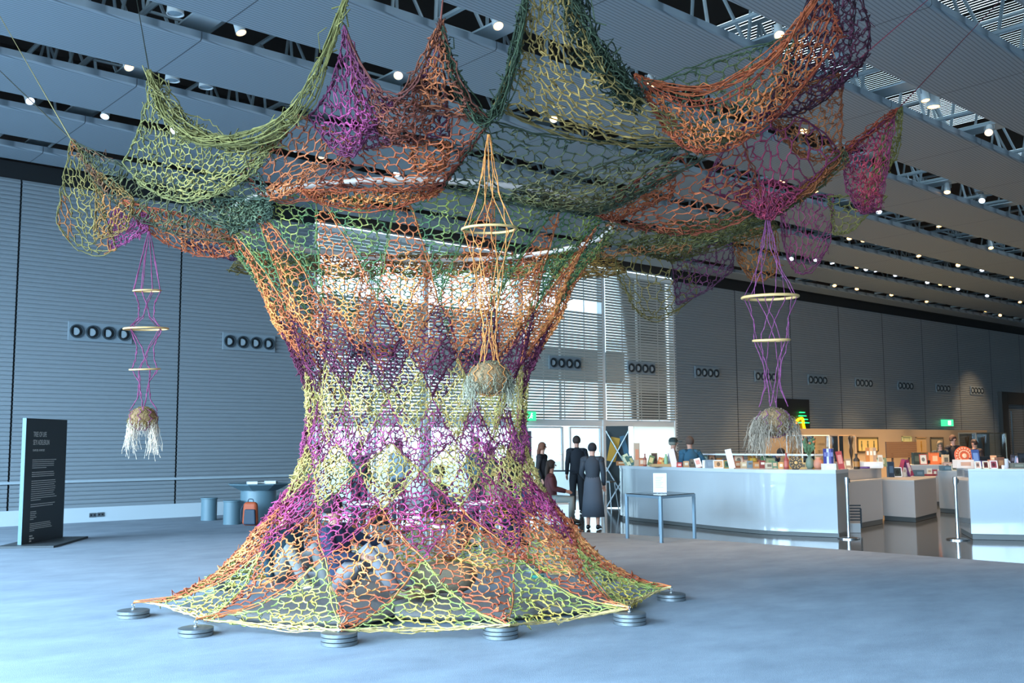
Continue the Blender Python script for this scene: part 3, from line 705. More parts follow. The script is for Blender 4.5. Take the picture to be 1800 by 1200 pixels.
# ------------------------------------------------------------------ ceiling spotlights
M_can=mat('lamp_can','c8cccc',.4,.3); M_lens=mat('lamp_lens','fff0d0',.3,emit='ffb45c',es=7); M_lensc=mat('lamp_lens_cool','e8f0ff',.3,emit='dfeaff',es=4)
M_off=mat('lamp_glass_off','9fb2bd',.1,.6)
def make_lamp(lens,big=1):
    t=empty('ceiling_spotlight'); r_=.075*big
    MB().lathe((0,0,0),[(r_*.55,.26*big),(r_*.8,.24*big),(r_,.02),(r_*1.04,0),(r_*.92,0),(r_*.9,.03)],20).build('lamp_housing',M_can,t,smooth='auto')
    MB().lathe((0,0,.012),[(r_*.86,0),(r_*.7,-.006),(.001,-.014)],20).build('lamp_lens',lens,t)
    MB().box((0,0,.33*big),(.03,.03,.16*big)).tube([(-r_*1.1,0,.12),(-r_*1.1,0,.28*big),(r_*1.1,0,.28*big),(r_*1.1,0,.12)],.008,5).build('lamp_bracket',M_grey,t)
    return t
def spot(par,energy,color,rx,ry,size=60):
    l=bpy.data.lights.new('lamp_or_fill_beam','SPOT'); l.energy=energy; l.color=color; l.spot_size=R(size); l.spot_blend=.6; l.shadow_soft_size=.07
    o=bpy.data.objects.new('lamp_or_fill_beam',l); COL.objects.link(o); o.parent=par; o.location=(0,0,-.03); o.rotation_euler=(rx,ry,0); return o
lampspec=[('first',[(227,118),(303,142,'o'),(1391,455,'c'),(1434,457,'c'),(1463,463,'c'),(1506,469),(1522,473,'c'),(1540,477,'c'),(1574,484,'c'),(1630,496,'c'),(1653,500),(1671,503),(1684,508,'c'),(1735,520,'c'),(1793,531)]),
 ('second',[(53,178,'c'),(184,205,'c'),(305,230,'c'),(520,262,'c'),(566,276),(697,306,'c'),(1376,317),(1434,337),(1493,419),(1517,422),(1542,428,'c'),(1615,450),(1684,466),(1726,475,'c'),(1779,487)]),
 ('third',[(1467,502),(1506,508),(1567,518),(1629,530),(1733,547),(1758,554)]),
 ('fourth',[(362,154,'o'),(424,58),(700,133),(973,209),(1651,398),(1742,436),(1545,372,'c')]),
 ('fifth',[(308,25,'o'),(876,46),(1145,148),(1413,230),(1538,333),(1601,330),(1665,338),(1726,353,'c')]),
 ('sixth',[(1370,62),(1627,177),(1641,188,'b'),(1738,233)])]
protos={}
cnt=0
for sl,lst in lampspec:
    for j,e in enumerate(lst):
        kind=e[2] if len(e)>2 else 'w'; p=at(e[0],e[1],ZC+.06)
        if kind not in protos: protos[kind]=make_lamp({'w':M_lens,'c':M_lensc,'o':M_off,'b':M_lens}[kind],1.5 if kind in'ob' else 1); o=protos[kind]
        else: o=copy_tree(protos[kind])
        o.location=p; cnt+=1
        if kind in 'wc':
            q=CAM-p; q=Vector((q.x,q.y,0)).normalized(); q=(q*(.55+.25*math.sin(cnt*2.1))+Vector((math.sin(cnt*1.7)*.3,0,-.8))); o.rotation_euler=q.to_track_quat('-Z','Y').to_euler()
        what={'w':'warm glowing','c':'cool white','o':'unlit wide round','b':'large white bell-shaped'}[kind]
        tag(o,'%s ceiling spotlight, %s from the left of its %s row of ceiling lamps'%(what,ORD[j],sl),'spotlight','spotlights in the ceiling slots')
# beams of a few lit lamps
WARM=(1.0,.66,.36)
for (px,py,e,x,y,sz) in ((876,46,260,0,0,70),(1145,148,260,0,0,70),(1413,230,300,0,0,80),(973,209,260,0,0,70),(1376,317,300,0,0,85),(1627,177,300,0,0,85),(1601,330,350,0,0,90),(1738,233,350,0,0,90),(1517,422,400,0,0,95),(1684,466,500,0,0,100),(1779,487,500,0,0,100),(227,118,60,0,0,60),(424,58,80,0,0,60),(700,133,120,0,0,70)):
    p=at(px,py,ZC+.0)
    l=bpy.data.lights.new('lamp_or_fill_beam','SPOT'); l.energy=e*(15 if p.x>22 else 1.7); l.color=WARM; l.spot_size=R(sz); l.spot_blend=.8; l.shadow_soft_size=.08
    o=bpy.data.objects.new('lamp_or_fill_beam',l); COL.objects.link(o); o.location=(p.x,p.y,ZC-.02)
for x in (24,31,38,46,54):  # added warm fill spots with no lamp of their own, brightening the right side
    for y in (9.0,18.2):
        l=bpy.data.lights.new('lamp_or_fill_beam','SPOT'); l.energy=900; l.color=WARM; l.spot_size=R(110); l.spot_blend=.9; l.shadow_soft_size=.1
        o=bpy.data.objects.new('lamp_or_fill_beam',l); COL.objects.link(o); o.location=(x,y,ZC-.02)
# ------------------------------------------------------------------ wall vents
M_vplate=mat('vent_plate','93a0a8',.45,.2); M_ring=mat('vent_ring','3c474d',.6,.1); M_vdark=mat('vent_dark','1c2226',.6); M_vdisc=mat('vent_disc','8c979d',.7)
def make_vent(open_=False):
    t=empty('air_vent')
    MB().box((0,-.012,0),(1.34,.02,.4)).build('vent_plate',M_vplate,t,bevel=.004)
    for k in range(4):
        x=-.495+.33*k
        nz=MB().lathe((x,-.022,0),[(.145,0),(.145,-.03),(.12,-.03),(.12,0)],28,'y').build('nozzle_ring',M_ring,t)
        MB().lathe((x,-.03,0),[(.119,0),(.001,-.002)],24,'y').build('nozzle_throat',M_vdark,nz)
        m=MB(); rot=Matrix.Rotation(R(-14),3,'Z')
        m.lathe((0,0,0),[(.001,-.004),(.07,-.003),(.088,.0)],24,'y')
        m.v=[rot@v+Vector((x-.026,-.036,-.006)) for v in m.v]; m.build('nozzle_disc',M_vdisc,nz,smooth=True)
    return t
vp=None
for k in range(13):
    x=7.47+BAY*k
    o=make_vent() if vp is None else copy_tree(vp); vp=vp or o
    o.location=(x,WY-.03 if not 12.6<x<26.4 else WY-.07,3.98)
    tag(o,'grey air vent plate with four round nozzles on the back wall, %s from the left'%ORD[k],'vent','four-nozzle vents along the back wall')
# dark doorway with neon sign, portal at right
mb=MB(); mb.box((33.2,WY-.03,1.6),(2.1,.06,3.2)); tag(mb.build('door_7',mat('dark_door','23262a',.5)),'dark doorway in the back wall behind the neon sign',kind='structure')
t=empty('door_8',(52.3,WY-.05,0),kind='structure',label='tall dark portal at the far right of the back wall')
m=MB(); m.box((-1.0,0,2.0),(.7,.3,4.0)); m.box((3.2,0,2.0),(1.2,.3,4.0)); m.box((1.0,0,3.7),(3.4,.3,.6)); m.build('portal_frame',mat('portal_grey','3a3936',.6),t)
MB().box((1.0,.08,1.7),(3.4,.05,3.4)).build('portal_recess',mat('portal_dark','1d1b1a',.7),t)
MB().box((-.5,-.2,1.5),(.06,.06,3.1)).build('portal_post',M_steel,t)
neon=empty('neon_sign',tuple(atY(1400,744,WY-.1)),label='green and yellow neon sign on the dark doorway',cat='sign')
Mg=mat('neon_green','30ff90',.5,emit='18ff70',es=3); My=mat('neon_yellow','ffe000',.5,emit='ffd800',es=3.2); Mo=mat('neon_orange','ff9a10',.5,emit='ff8c10',es=2.5)
for j in range(4):
    MB().tube([(-.05-.12*j*.5+.25,-.02,.42-.13*j),(.55+.09*j,-.02,.42-.13*j)],.016,6).build('green_tube',Mg,neon)
for j,sc in enumerate((1,.82,.64)):
    pts=[(-.42*sc,0,-.3),(-.3*sc,0,-.02*sc-.04),(0,0,.18*sc-.02),(.34*sc,0,.2*sc),(.4*sc,0,-.05),(.5*sc,0,-.3)]
    MB().tube([Vector((x+.1,-.02*j,z+.02*j)) for x,y,z in bez(pts,14)],.03,6).build('yellow_tube',My if j<2 else Mo,neon)
MB().tube([(-.4,0,-.32),(.62,0,-.32)],.03,6).build('yellow_tube',My,neon)
# ------------------------------------------------------------------ text totem at the left
a,b=at(38,961),at(111,947)
dx=(b-a); ang=math.atan2(dx.y,dx.x); L_=dx.length
t=empty('exhibition_sign',a,ang,label='tall dark grey freestanding exhibition text panel on a flat base at the left',cat='sign')
M_sg=mat('sign_dark','34393c',.55); M_sge=mat('sign_edge','52707a',.45); M_tx=mat('sign_text','d6cfc6',.6,emit='d6cfc6',es=.0)
MB().box((L_/2,.035,1.02),(L_,.06,2.02)).build('sign_slab',[M_sg],t,bevel=.002)
MB().box((-.004,.035,1.02),(.008,.062,2.022)).build('sign_edge_strip',M_sge,t)
m=MB(); m.box((L_/2-.05,-.05,.016),(1.66,.86,.032),Matrix.Rotation(R(8),3,'Z')); m.build('sign_base',M_sg,t,bevel=.003)
def text(body,x,z,size,parent,sx=.62,m=M_tx,y=-.001,name='lettering',align='LEFT'):
    c=bpy.data.curves.new(name,'FONT'); c.body=body; c.size=size; c.extrude=.0006; c.align_x=align; c.materials.append(m)
    o=bpy.data.objects.new(name,c); COL.objects.link(o); o.parent=parent; o.location=(x,y,z); o.rotation_euler=(R(90),0,0); o.scale=(sx,1,1); return o
text('TREE OF LIFE',.22,1.735,.118,t,.62); text('SEYI ADELEKUN',.22,1.605,.118,t,.62); text('05 APR 2025 - 09 APR 2027',.22,1.50,.048,t,.68)
def lines(z,n,dz,w_,last,seed):
    random.seed(seed); m=MB()
    for k in range(n):
        x=.22; end=.22+w_*(1 if k<n-1 else last)*(1-.08*rnd())
        while x<end:
            l=.012+.05*rnd(); m.box((x+l/2,-.001,z-k*dz),(l,.002,.011)); x+=l+.008
    m.build('paragraph_text',M_tx,t)
lines(1.36,5,.032,.74,.6,1); lines(1.16,3,.032,.76,.95,2); lines(1.02,10,.034,.78,.42,3); lines(.645,2,.033,.74,.98,4); lines(.53,5,.03,.15,.7,5); lines(.34,5,.028,.68,.2,6)
random.seed(11)
m=MB()
for k,ws in enumerate(((.05,.03),(.07,.06),(.06,))):
    x=.22
    for w_ in ws: m.box((x+w_/2,-.001,.145-.04*k),(w_,.002,.024)); x+=w_+.012
m.build('footer_text',M_tx,t)
# ------------------------------------------------------------------ table, stools, backpack on the left
M_tb=mat('blue_grey','5c7680',.42)
tb=at(436,921); t=empty('round_table',(tb.x+.36,tb.y+.28,0),label='blue-grey drum table with an octagonal flared top by the back wall',cat='table')
MB().lathe((0,0,0),[(.36,0),(.36,.66),(.34,.70)],40).build('drum_pedestal',M_tb,t,smooth='auto')
MB().lathe((0,0,0),[(.40,.66),(.64,.775),(.645,.785),(.64,.795)],8).build('tabletop',M_tb,t)
def stool(p,label):
    t=empty('drum_stool',p,label=label,cat='stool',group='blue-grey drum stools round the table')
    MB().lathe((0,0,0),[(.165,.0),(.165,.445)],36).build('stool_body',M_tb,t,smooth='auto')
    MB().lathe((0,0,0),[(.175,.445),(.178,.452),(.178,.468),(.17,.475)],36).build('stool_top',M_tb,t)
stool(at(367,914),'blue-grey drum stool, leftmost beside the table'); stool(at(407,921),'blue-grey drum stool standing just left of the table')
q=at(486,911); stool(q,'blue-grey drum stool half hidden behind the net, right of the table')
tz=.797; c=(tb.x+.36,tb.y+.28)
for (dx_,dy_,w_,d_,h_,col,lab) in ((-.25,-.2,.21,.29,.05,'dfe3e4','thick white book lying on the left of the drum table'),(.1,-.3,.22,.3,.055,'e4e6e6','thick white book lying on the right of the drum table'),(.0,.05,.28,.2,.03,'3c4a50','dark open book lying in the middle of the drum table'),(.28,-.02,.24,.3,.025,'2d3439','black folder lying at the right edge of the drum table')):
    tt=empty('book',(c[0]+dx_,c[1]+dy_,tz),R(-25),label=lab,cat='book',group='books on the drum table')
    MB().box((0,0,h_/2),(w_-.01,d_-.01,h_-.008)).build('pages',mat('pages','e6e0d2',.8),tt)
    mm=MB(); mm.box((0,0,.002),(w_,d_,.004)); mm.box((0,0,h_-.002),(w_,d_,.004)); mm.box((-w_/2+.002,0,h_/2),(.004,d_,h_)); mm.build('cover',mat('cover_'+col,col,.5),tt)
bp_=at(440,923); t=empty('backpack',bp_,R(-48),label='orange and navy backpack leaning against the drum table',cat='bag')
def rounded(name,c,d,m,parent,bev=.04,seg=4):
    return MB().box(c,d,tap=.86).build(name,m,parent,bevel=bev,seg=seg)
rounded('bag_body',(0,0,.23),(.32,.17,.46),mat('orange_nylon','b4502c',.6),t,.07)
rounded('front_pocket',(.02,-.09,.17),(.25,.06,.30),mat('navy_nylon','27394a',.6),t,.03)
MB().tube(bez([(-.06,0,.45),(-.04,-.0,.51),(.04,0,.51),(.06,0,.45)],10),.01,6).build('grab_handle',mat('navy_nylon','27394a',.6),t)
MB().tube(bez([(-.15,.06,.42),(-.2,.02,.3),(-.19,0,.12),(-.15,.04,.05)],12),.014,6).build('shoulder_strap',mat('navy_nylon','27394a',.6),t)
for px,py,label in ((163,905,'left double power socket on the pale skirting'),(177,904,'small square power socket on the pale skirting, right of the double one')):
    p=atY(px,py,WY-.03); t=empty('power_socket',p,label=label,cat='socket')
    wd=.15 if 'double' in label else .09
    MB().box((0,-.004,0),(wd,.01,.09)).build('socket_plate',M_steel,t,bevel=.003)
    mm=MB()
    for xx in ((-.035,.035) if wd>.1 else (0,)): mm.box((xx,-.011,0),(.035,.005,.035))
    mm.build('socket_insert',M_vdark,t)
# ------------------------------------------------------------------ steel side table with a notice
M_frame=mat('frame_blue_steel','7f95a3',.35,.5)
A,B_,C_=at(1103,946),at(1163,954),at(1221,946)
D_=A+(C_-B_); z=.735; t=empty('side_table',tuple((A+C_)/2),label='square glass-topped table with slim blue-grey steel legs in front of the white counter',cat='table')
o0=(A+C_)/2
for p in (A,B_,C_,D_):
    v=p-o0; MB().box((v.x,v.y,z/2),(.045,.045,z),Matrix.Rotation(R(5),3,'Z')).build('leg',M_frame,t,bevel=.003)
m=MB()
for p,q in ((A,B_),(B_,C_),(C_,D_),(D_,A)):
    v=(p+q)/2-o0; d=q-p; m.box((v.x,v.y,z-.022),(d.length,.04,.04),Matrix.Rotation(math.atan2(d.y,d.x),3,'Z'))
m.build('apron_frame',M_frame,t)
m=MB(); m.prism([tuple(((p-o0)*1.02).xy) for p in (A,B_,C_,D_)],z,z+.01); m.build('glass_top',M_glass,t)
m=MB(); d=(C_-D_).normalized(); an=math.atan2(d.y,d.x)
t2=empty('notice_stand',(o0.x,o0.y,z+.0102),R(-52),label='white upright notice sheet standing on the glass table',cat='notice')
MB().box((0,0,.17),(.22,.004,.32),Matrix.Rotation(R(-8),3,'X')).build('sheet',mat('notice_white','e8edf4',.5),t2)
MB().box((0,.03,.004),(.22,.09,.006)).build('stand_foot',M_glass,t2)
mm=MB(); 
for k in range(7): mm.box((-.01-.01*(k%3),-.0045+.0,.26-.028*k),(.13-.02*(k%3),.001,.006),None)
mm.v=[Matrix.Rotation(R(-8),3,'X')@(v-Vector((0,0,.17)))+Vector((0,0,.17)) for v in mm.v]
mm.build('sheet_print',mat('print_grey','8b98a6',.6),t2)
# ------------------------------------------------------------------ barrier posts
M_chrome=mat('chrome','c9cdcf',.18,1)
def post(px,py,ytop,label):
    p=at(px,py); t=empty('barrier_post',p,label=label,cat='barrier post',group='retractable belt posts by the counters')
    h=1.0
    MB().lathe((0,0,0),[(.18,0),(.18,.012),(.12,.026),(.03,.034)],32).build('post_base',M_chrome,t,smooth='auto')
    MB().lathe((0,0,0),[(.026,.03),(.026,h-.12)],20).build('post_tube',M_chrome,t,smooth='auto')
    MB().lathe((0,0,0),[(.037,h-.12),(.037,h-.005),(.03,h)],20).build('belt_housing',M_chrome,t,smooth='auto')
    MB().box((.035,-.01,h-.06),(.03,.05,.07)).build('belt_clip',M_vdark,t,bevel=.005)
post(1492,946,838,'chrome barrier post at the right end of the long white counter'); post(1684,948,838,'chrome barrier post beside the far right counter')
# ------------------------------------------------------------------ floor cushions inside the tree
M_cush=mat('cushion_grey','6f6a66',.9,noise=.15,nscale=6,bump=.3,bscale=90)
def cushion(p,sx,sy,h,rz,label,m=M_cush):
    t=empty('floor_cushion',p,rz,label=label,cat='cushion',group='floor cushions under the net')
    n=24; M_=8; mb=MB(); i0=0
    for i in range(M_+1):
        v_=i/M_*PI-PI/2; rr=abs(math.cos(v_))**.45; zz=h/2+h/2*math.sin(v_)
        for j in range(n):
            a=2*PI*j/n; ca,sa=math.cos(a),math.sin(a); sq=(abs(ca)**3+abs(sa)**3)**(-1/3) if 1 else 1
            mb.v.append(Vector((sx/2*ca*sq*rr+.0,sy/2*sa*sq*rr,max(zz,.0)*(1-.12*(1-rr)))))
    for i in range(M_):
        for j in range(n): j2=(j+1)%n; mb.f.append((i*n+j,i*n+j2,(i+1)*n+j2,(i+1)*n+j))
    mb.f.append(tuple(range(n))[::-1]); mb.f.append(tuple(range(M_*n,M_*n+n)))
    mb.build('cushion_body',m,t,smooth=True)
    pp=[(sx/2*math.cos(a)*(abs(math.cos(a))**3+abs(math.sin(a))**3)**(-1/3)*1.01,sy/2*math.sin(a)*(abs(math.cos(a))**3+abs(math.sin(a))**3)**(-1/3)*1.01,h/2) for a in [2*PI*k/40 for k in range(40)]]
    MB().tube(pp,.008,5,closed=True).build('piping',m,t)
M_cb=mat('cushion_brown','7b6a55',.9,bump=.3,bscale=90)
cushion((6.0,7.55,0),1.5,1.05,.13,R(-40),'large grey floor cushion at the right front under the net, nearest the camera')
cushion((6.95,7.1,0),1.2,.8,.12,R(-15),'grey floor cushion at the right, its edge showing beside the net')
cushion((4.85,8.3,0),1.5,1.1,.14,R(-62),'large grey floor cushion at the left front under the net')
cushion((5.75,9.0,0),1.4,1.3,.12,R(20),'grey floor cushion in the middle under the net')
cushion((6.2,8.15,.125),.62,.5,.3,R(-45),'puffy brown beanbag cushion lying in front of the seated person',M_cb)
for px,py,z_,label,col in ((797,1003,0,'small round white tray on the floor inside the net','e8e4e0'),(945,1012,0,'small green tin on the floor inside the net','2f8a78')):
    p=at(px,py,.15); p.z=.13
    t=empty('low_tray' if 'tray' in label else 'small_tin',p,label=label,cat='tray' if 'tray' in label else 'tin')
    r_=.10 if 'tray' in label else .07
    MB().lathe((0,0,0),[(r_*.9,0),(r_,.012),(r_,.03)],24).build('tray_side' if 'tray' in label else 'tin_side',mat('c'+col,col,.4),t)
    MB().lathe((0,0,0),[(r_*1.02,.03),(r_*1.02,.036)],24).build('tray_rim' if 'tray' in label else 'tin_lid',mat('d'+col,col,.3),t)
# ------------------------------------------------------------------ shop counters
M_gloss=mat('gloss_white','a6adb0',.12,coat=1); M_ctop=mat('counter_top','c2bcb4',.3); M_plinth=mat('plinth','5b5c5a',.5); M_lite=mat('unit_white','b0adab',.4)
F_=[(16.7,15.15),(15.95,14.85),(15.55,14.1),(15.36,13.1),(15.14,12.2),(14.95,11.3),(14.88,10.4),(15.21,9.27)]
Fc=[Vector((p.x,p.y)) for p in bez([Vector((x,y,0)) for x,y in F_],40)]
def off(c,d):
    out=[]
    for i,p in enumerate(c):
        t=(c[min(i+1,len(c)-1)]-c[max(i-1,0)]).normalized(); out.append(p+Vector((-t.y,t.x))*d)
    return out
Bc=off(Fc,.85)
t=empty('shop_counter',(15.4,12,0),label='long white glossy counter with a curved left end',cat='counter')
def loc(c): return [(p.x-15.4,p.y-12) for p in c]
m=MB(); m.prism(loc(off(Fc,.05))+loc(off(Fc,.8))[::-1],0,.07); m.build('plinth',M_plinth,t)
m=MB(); m.prism(loc(Fc)+loc(Bc)[::-1],.07,1.05); m.build('curved_front',M_gloss,t,smooth='auto')
m=MB(); m.prism(loc(off(Fc,-.012))+loc(off(Fc,.86))[::-1],1.05,1.11); m.build('countertop',mat('ctop_white','b9bdbf',.2),t)
CT=1.11
SURF={}
SURF[1.11]=[p.to_tuple() for p in Fc]+[p.to_tuple() for p in Bc[::-1]]
def unit(name,poly,h,label,m_=M_lite,top=M_ctop,lines_=True):
    c=sum((Vector(p[:2]) for p in poly),Vector((0,0)))/len(poly)
    SURF[h]=[tuple(p[:2]) for p in poly]
    q=[(p[0]-c.x,p[1]-c.y) for p in poly]; s_=lambda f_:[(x*f_,y*f_) for x,y in q]
    t=empty(name,(c.x,c.y,0),label=label,cat='counter',group='white display plinths of the shop')
    MB().prism(s_(.96),0,.09).build('plinth',M_plinth,t); MB().prism(q,.09,h-.03).build('body',m_,t,bevel=.004); MB().prism(s_(1.004),h-.03,h).build('top_board',top,t); return t
def away(p,d,side=0):
    v=Vector((p[0],p[1],0)).normalized(); return (p[0]+v.x*d+v.y*side,p[1]+v.y*d-v.x*side)
a,b=at(1484,933),at(1553,920); unit('display_plinth',[a.xy[:],b.xy[:],away(b,.55),away(a,.55)],.86,'low white display plinth just right of the long counter, a black vent grille before it')
a2,b2=away(a,.62),away(b,.62); unit('display_plinth',[a2,b2,away(b2,1.0),away(a2,1.0)],1.06,'white display counter standing behind the low plinth by the first barrier post')
a,b,c=at(1553,914),at(1610,918),at(1648,908); unit('display_plinth',[a.xy[:],b.xy[:],c.xy[:],away(c,1.3),away(a,1.3)],.82,'angled white display plinth in the gap between the two long counters')
a,b=at(1652,900),at(1700,904); unit('display_plinth',[a.xy[:],b.xy[:],away(b,1.1),away(a,1.1)],.93,'white display plinth at the back, left of the far right counter')
a,b,c=at(1687,936),at(1708,948),at(1850,951); RT_=1.13
t=unit('shop_counter',[a.xy[:],b.xy[:],c.xy[:],away(c,1.2),away(a,1.2)],RT_,'white glossy counter running out of the picture at the far right',M_gloss,mat('ctop_white','b9bdbf',.2)); t['group']='x'; del t['group']
# vent grille crate and card reader by the first post
p=at(1497,936); t=empty('vent_grille',p,R(-45),label='small black slatted ventilation grille on the floor behind the first barrier post',cat='grille')
m=MB()
for k in range(6): m.box((0,0,.12+.05*k+.1),(.34,.03,.022))
m.box((-.17,0,.25),(.02,.04,.34)); m.box((.17,0,.25),(.02,.04,.34)); m.build('slats',M_vdark,t)
MB().box((0,.03,.08),(.32,.04,.16)).build('grille_base',M_lite,t)
# back shelf unit with mirrored backs behind the long counter
def frame_poly(px0,px1,dep):
    return at(px0,900),at(px1,900)
sa=atD(1234,790,21.9); sb=atD(1441,792,19.5)
d=(sb-sa); L_=Vector((d.x,d.y,0)).length; an=math.atan2(d.y,d.x)
t=empty('shelf_unit',(sa.x,sa.y,0),an,label='long white open shelf unit with glass backs behind the curved counter',cat='shelf')
MB().box((L_/2,.05,1.33),(L_,.5,.03)).build('top_shelf',M_white,t)
MB().box((L_*.36,.05,1.075),(L_*.72,.4,.03)).build('middle_shelf',M_ctop,t)
MB().box((L_/2,.1,.72),(L_,.4,.05)).build('bottom_shelf',M_ctop,t)
m=MB()
for k in range(5): m.box((L_*k/4,.27,.67),(.04,.05,1.33))
m.build('upright',M_white,t)
m=MB(); m.box((L_/2,.28,1.2),(L_,.01,.24)); m.build('glass_back',M_glass,t)
MB().box((L_/2,.1,.35),(L_,.45,.70)).build('base_cabinet',M_lite,t)
# ------------------------------------------------------------------ small goods

def inside(x,y,poly):
    c=False; n=len(poly)
    for i in range(n):
        x1,y1=poly[i]; x2,y2=poly[i-1]
        if (y1>y)!=(y2>y) and x<(x2-x1)*(y-y1)/(y2-y1)+x1: c=not c
    return c
def snap(p,z,px):
    """keep a thing on the counter whose top is at height z"""
    poly=SURF.get(z)
    if poly is None: return p
    d=ray(px,773); d=Vector((d.x,d.y)).normalized(); hit=[.02*k for k in range(500,2100) if inside(d.x*.02*k,d.y*.02*k,poly)]
    if not hit: return p
    a,b=hit[0]+.1,hit[-1]-.12; w=Vector((p.x,p.y)).length; w=min(max(w,a),max(a,b)); return Vector((d.x*w,d.y*w,z))
def lighten(c,f_): 
    v=[int(c[i:i+2],16) for i in (0,2,4)]; return '%02x%02x%02x'%tuple(max(0,min(255,int(x*f_))) for x in v)
def goods(kind,px,py,z,wp,hp,col,label,col2='e8e0d0',yaw=None,dep=None,lean=0,zs=None):
    p=at(px,py,z) if dep is None else atD(px,py,dep)
    p.z=z
    if zs!=0: p=snap(p,zs or z,px)
    p.z=z
    s_=depth(p)/CF*1.22; W,H=wp*s_,hp*s_; yaw=YAW*-1+(R(yaw) if yaw else 0)
    cats=dict(book='book',box='box',card='card',frame='picture',vase='vase',flowers='vase',mug='mug',plate='plaque',bottle='bottle',pack='box',fan='fan ornament',screen='screen',tent='card',tray='tray')
    names=dict(book='book',box='gift_box',card='greeting_card',frame='framed_print',vase='vase',flowers='flower_vase',mug='mug',plate='round_plaque',bottle='bottle',pack='carton',fan='round_fan',screen='till_screen',tent='folded_card',tray='wooden_tray')
    o=empty(names[kind],p,yaw,label=label,cat=cats[kind],group=None)
    M1=mat('g_'+col,col,.5); M2=mat('g_'+col2,col2,.5); rot=Matrix.Rotation(R(lean),3,'Y')
    if kind=='book':
        T=max(.02,W*.28)
        def rr(m): m.v=[Matrix.Rotation(R(lean),3,'Y')@Vector(v) for v in m.v]; mz=min(v.z for v in m.v); return m,mz
        m,mz=rr(MB().box((0,0,H/2),(W*.96,T*.7,H*.97))); m.v=[v-Vector((0,0,mz)) for v in m.v]; m.build('pages',mat('pages','e6e0d2',.8),o)
        m=MB().box((0,-T/2,H/2),(W,.004,H)).box((0,T/2,H/2),(W,.004,H)).box((-W/2,0,H/2),(.004,T,H)); m.v=[Matrix.Rotation(R(lean),3,'Y')@v-Vector((0,0,mz)) for v in m.v]; m.build('cover',M1,o)
        m=MB().box((0,-T/2-.003,H*.62),(W*.6,.002,H*.28)); m.v=[Matrix.Rotation(R(lean),3,'Y')@v-Vector((0,0,mz)) for v in m.v]; m.build('cover_panel',M2,o)
    elif kind in('box','pack'):
        MB().box((0,0,H/2),(W,W*.7,H)).build('carton_body',M1,o,bevel=.004)
        MB().box((0,-W*.35-.001,H*.5),(W*.6,.003,H*.45)).build('box_label',M2,o)
        if kind=='box': MB().box((0,0,H-.01),(W*1.03,W*.73,.02)).build('lid',mat('g_'+lighten(col,.85),lighten(col,.85),.5),o)
    elif kind=='card':
        rt=Matrix.Rotation(R(-12),3,'X')@Matrix.Rotation(R(lean),3,'Y')
        m=MB().box((0,0,H/2),(W,.006,H)); m.v=[rt@v for v in m.v]; mz=min(v.z for v in m.v); m.v=[v-Vector((0,0,mz)) for v in m.v]; m.build('card_sheet',M1,o)
        m=MB().box((0,-.005,H*.55),(W*.65,.002,H*.5)); m.v=[rt@v-Vector((0,0,mz)) for v in m.v]; m.build('card_picture',M2,o)
        MB().box((0,.03,.006),(W*.5,.07,.01)).build('card_foot',M2,o)
    elif kind=='tent':
        for s2 in(-1,1):
            m=MB().box((0,0,H/2),(.006,W*.8,H)); m.v=[Matrix.Rotation(R(s2*16),3,'Y')@v+Vector((-s2*H*.27,0,0)) for v in m.v]; m.build('card_leaf',M1 if s2>0 else M2,o)
    elif kind=='frame':
        rt=Matrix.Rotation(R(-10),3,'X'); m=MB()
        for x,zz,w_,h_ in ((0,.008,W,.016),(0,H-.008,W,.016),(-W/2+.008,H/2,.016,H),(W/2-.008,H/2,.016,H)): m.box((x,0,zz),(w_,.015,h_))
        m.v=[rt@v for v in m.v]; m.build('frame',M1,o)
        m=MB().box((0,.003,H/2),(W-.03,.004,H-.03)); m.v=[rt@v for v in m.v]; m.build('print',M2,o)
        m=MB().sphere((0,0,H*.5),min(W,H)*.22,10,6,(1,.05,1.2)); m.v=[rt@v for v in m.v]; m.build('motif',mat('g_'+lighten(col2,.55),lighten(col2,.55),.5),o)
    elif kind in('vase','flowers'):
        hh=H if kind=='vase' else H*.42
        MB().lathe((0,0,0),[(W*.28,0),(W*.46,hh*.2),(W*.5,hh*.45),(W*.4,hh*.75),(W*.22,hh*.88),(W*.27,hh),(W*.22,hh*.98)],20).build('vase_body',M1,o,smooth=True)
        if kind=='flowers':
            random.seed(int(px)); st=MB(); lf=MB(); fl=MB()
            for k in range(16):
                a=rnd()*2*PI; top=Vector((math.cos(a)*W*(.2+.9*rnd()),math.sin(a)*W*.6*rnd(),hh+(H-hh)*(.35+.65*rnd())))
                st.tube([Vector((0,0,hh*.8)),top*.6+Vector((0,0,hh*.3)),top],.003,4)
                for j in range(3): lf.sphere(top*(.72+.1*j)+Vector((g(.01),g(.01),hh*.12)),.022,6,4,(1.2,.35,1.6))
                if k%3==0: fl.sphere(top,.028,8,6,(1,1,.8))
            st.build('stems',mat('stem_green','5c6e48',.7),o); lf.build('leaves',mat('leaf_green','55714c',.6),o,smooth=True); fl.build('blooms',M2,o,smooth=True)
        else: MB().lathe((0,0,hh),[(W*.25,-.004),(W*.24,.006)],16).build('vase_rim',M2,o)
    elif kind=='mug':
        MB().lathe((0,0,0),[(W*.3,0),(W*.36,H*.1),(W*.36,H),(W*.31,H),(W*.3,H*.15)],20).build('mug_body',M1,o,smooth='auto')
        MB().tube([Vector((W*.36+W*.2*math.sin(a),0,H*.5+H*.28*math.cos(a))) for a in [PI*k/8 for k in range(9)]],H*.06,6).build('mug_handle',M1,o,smooth=True)
    elif kind in('plate','fan'):
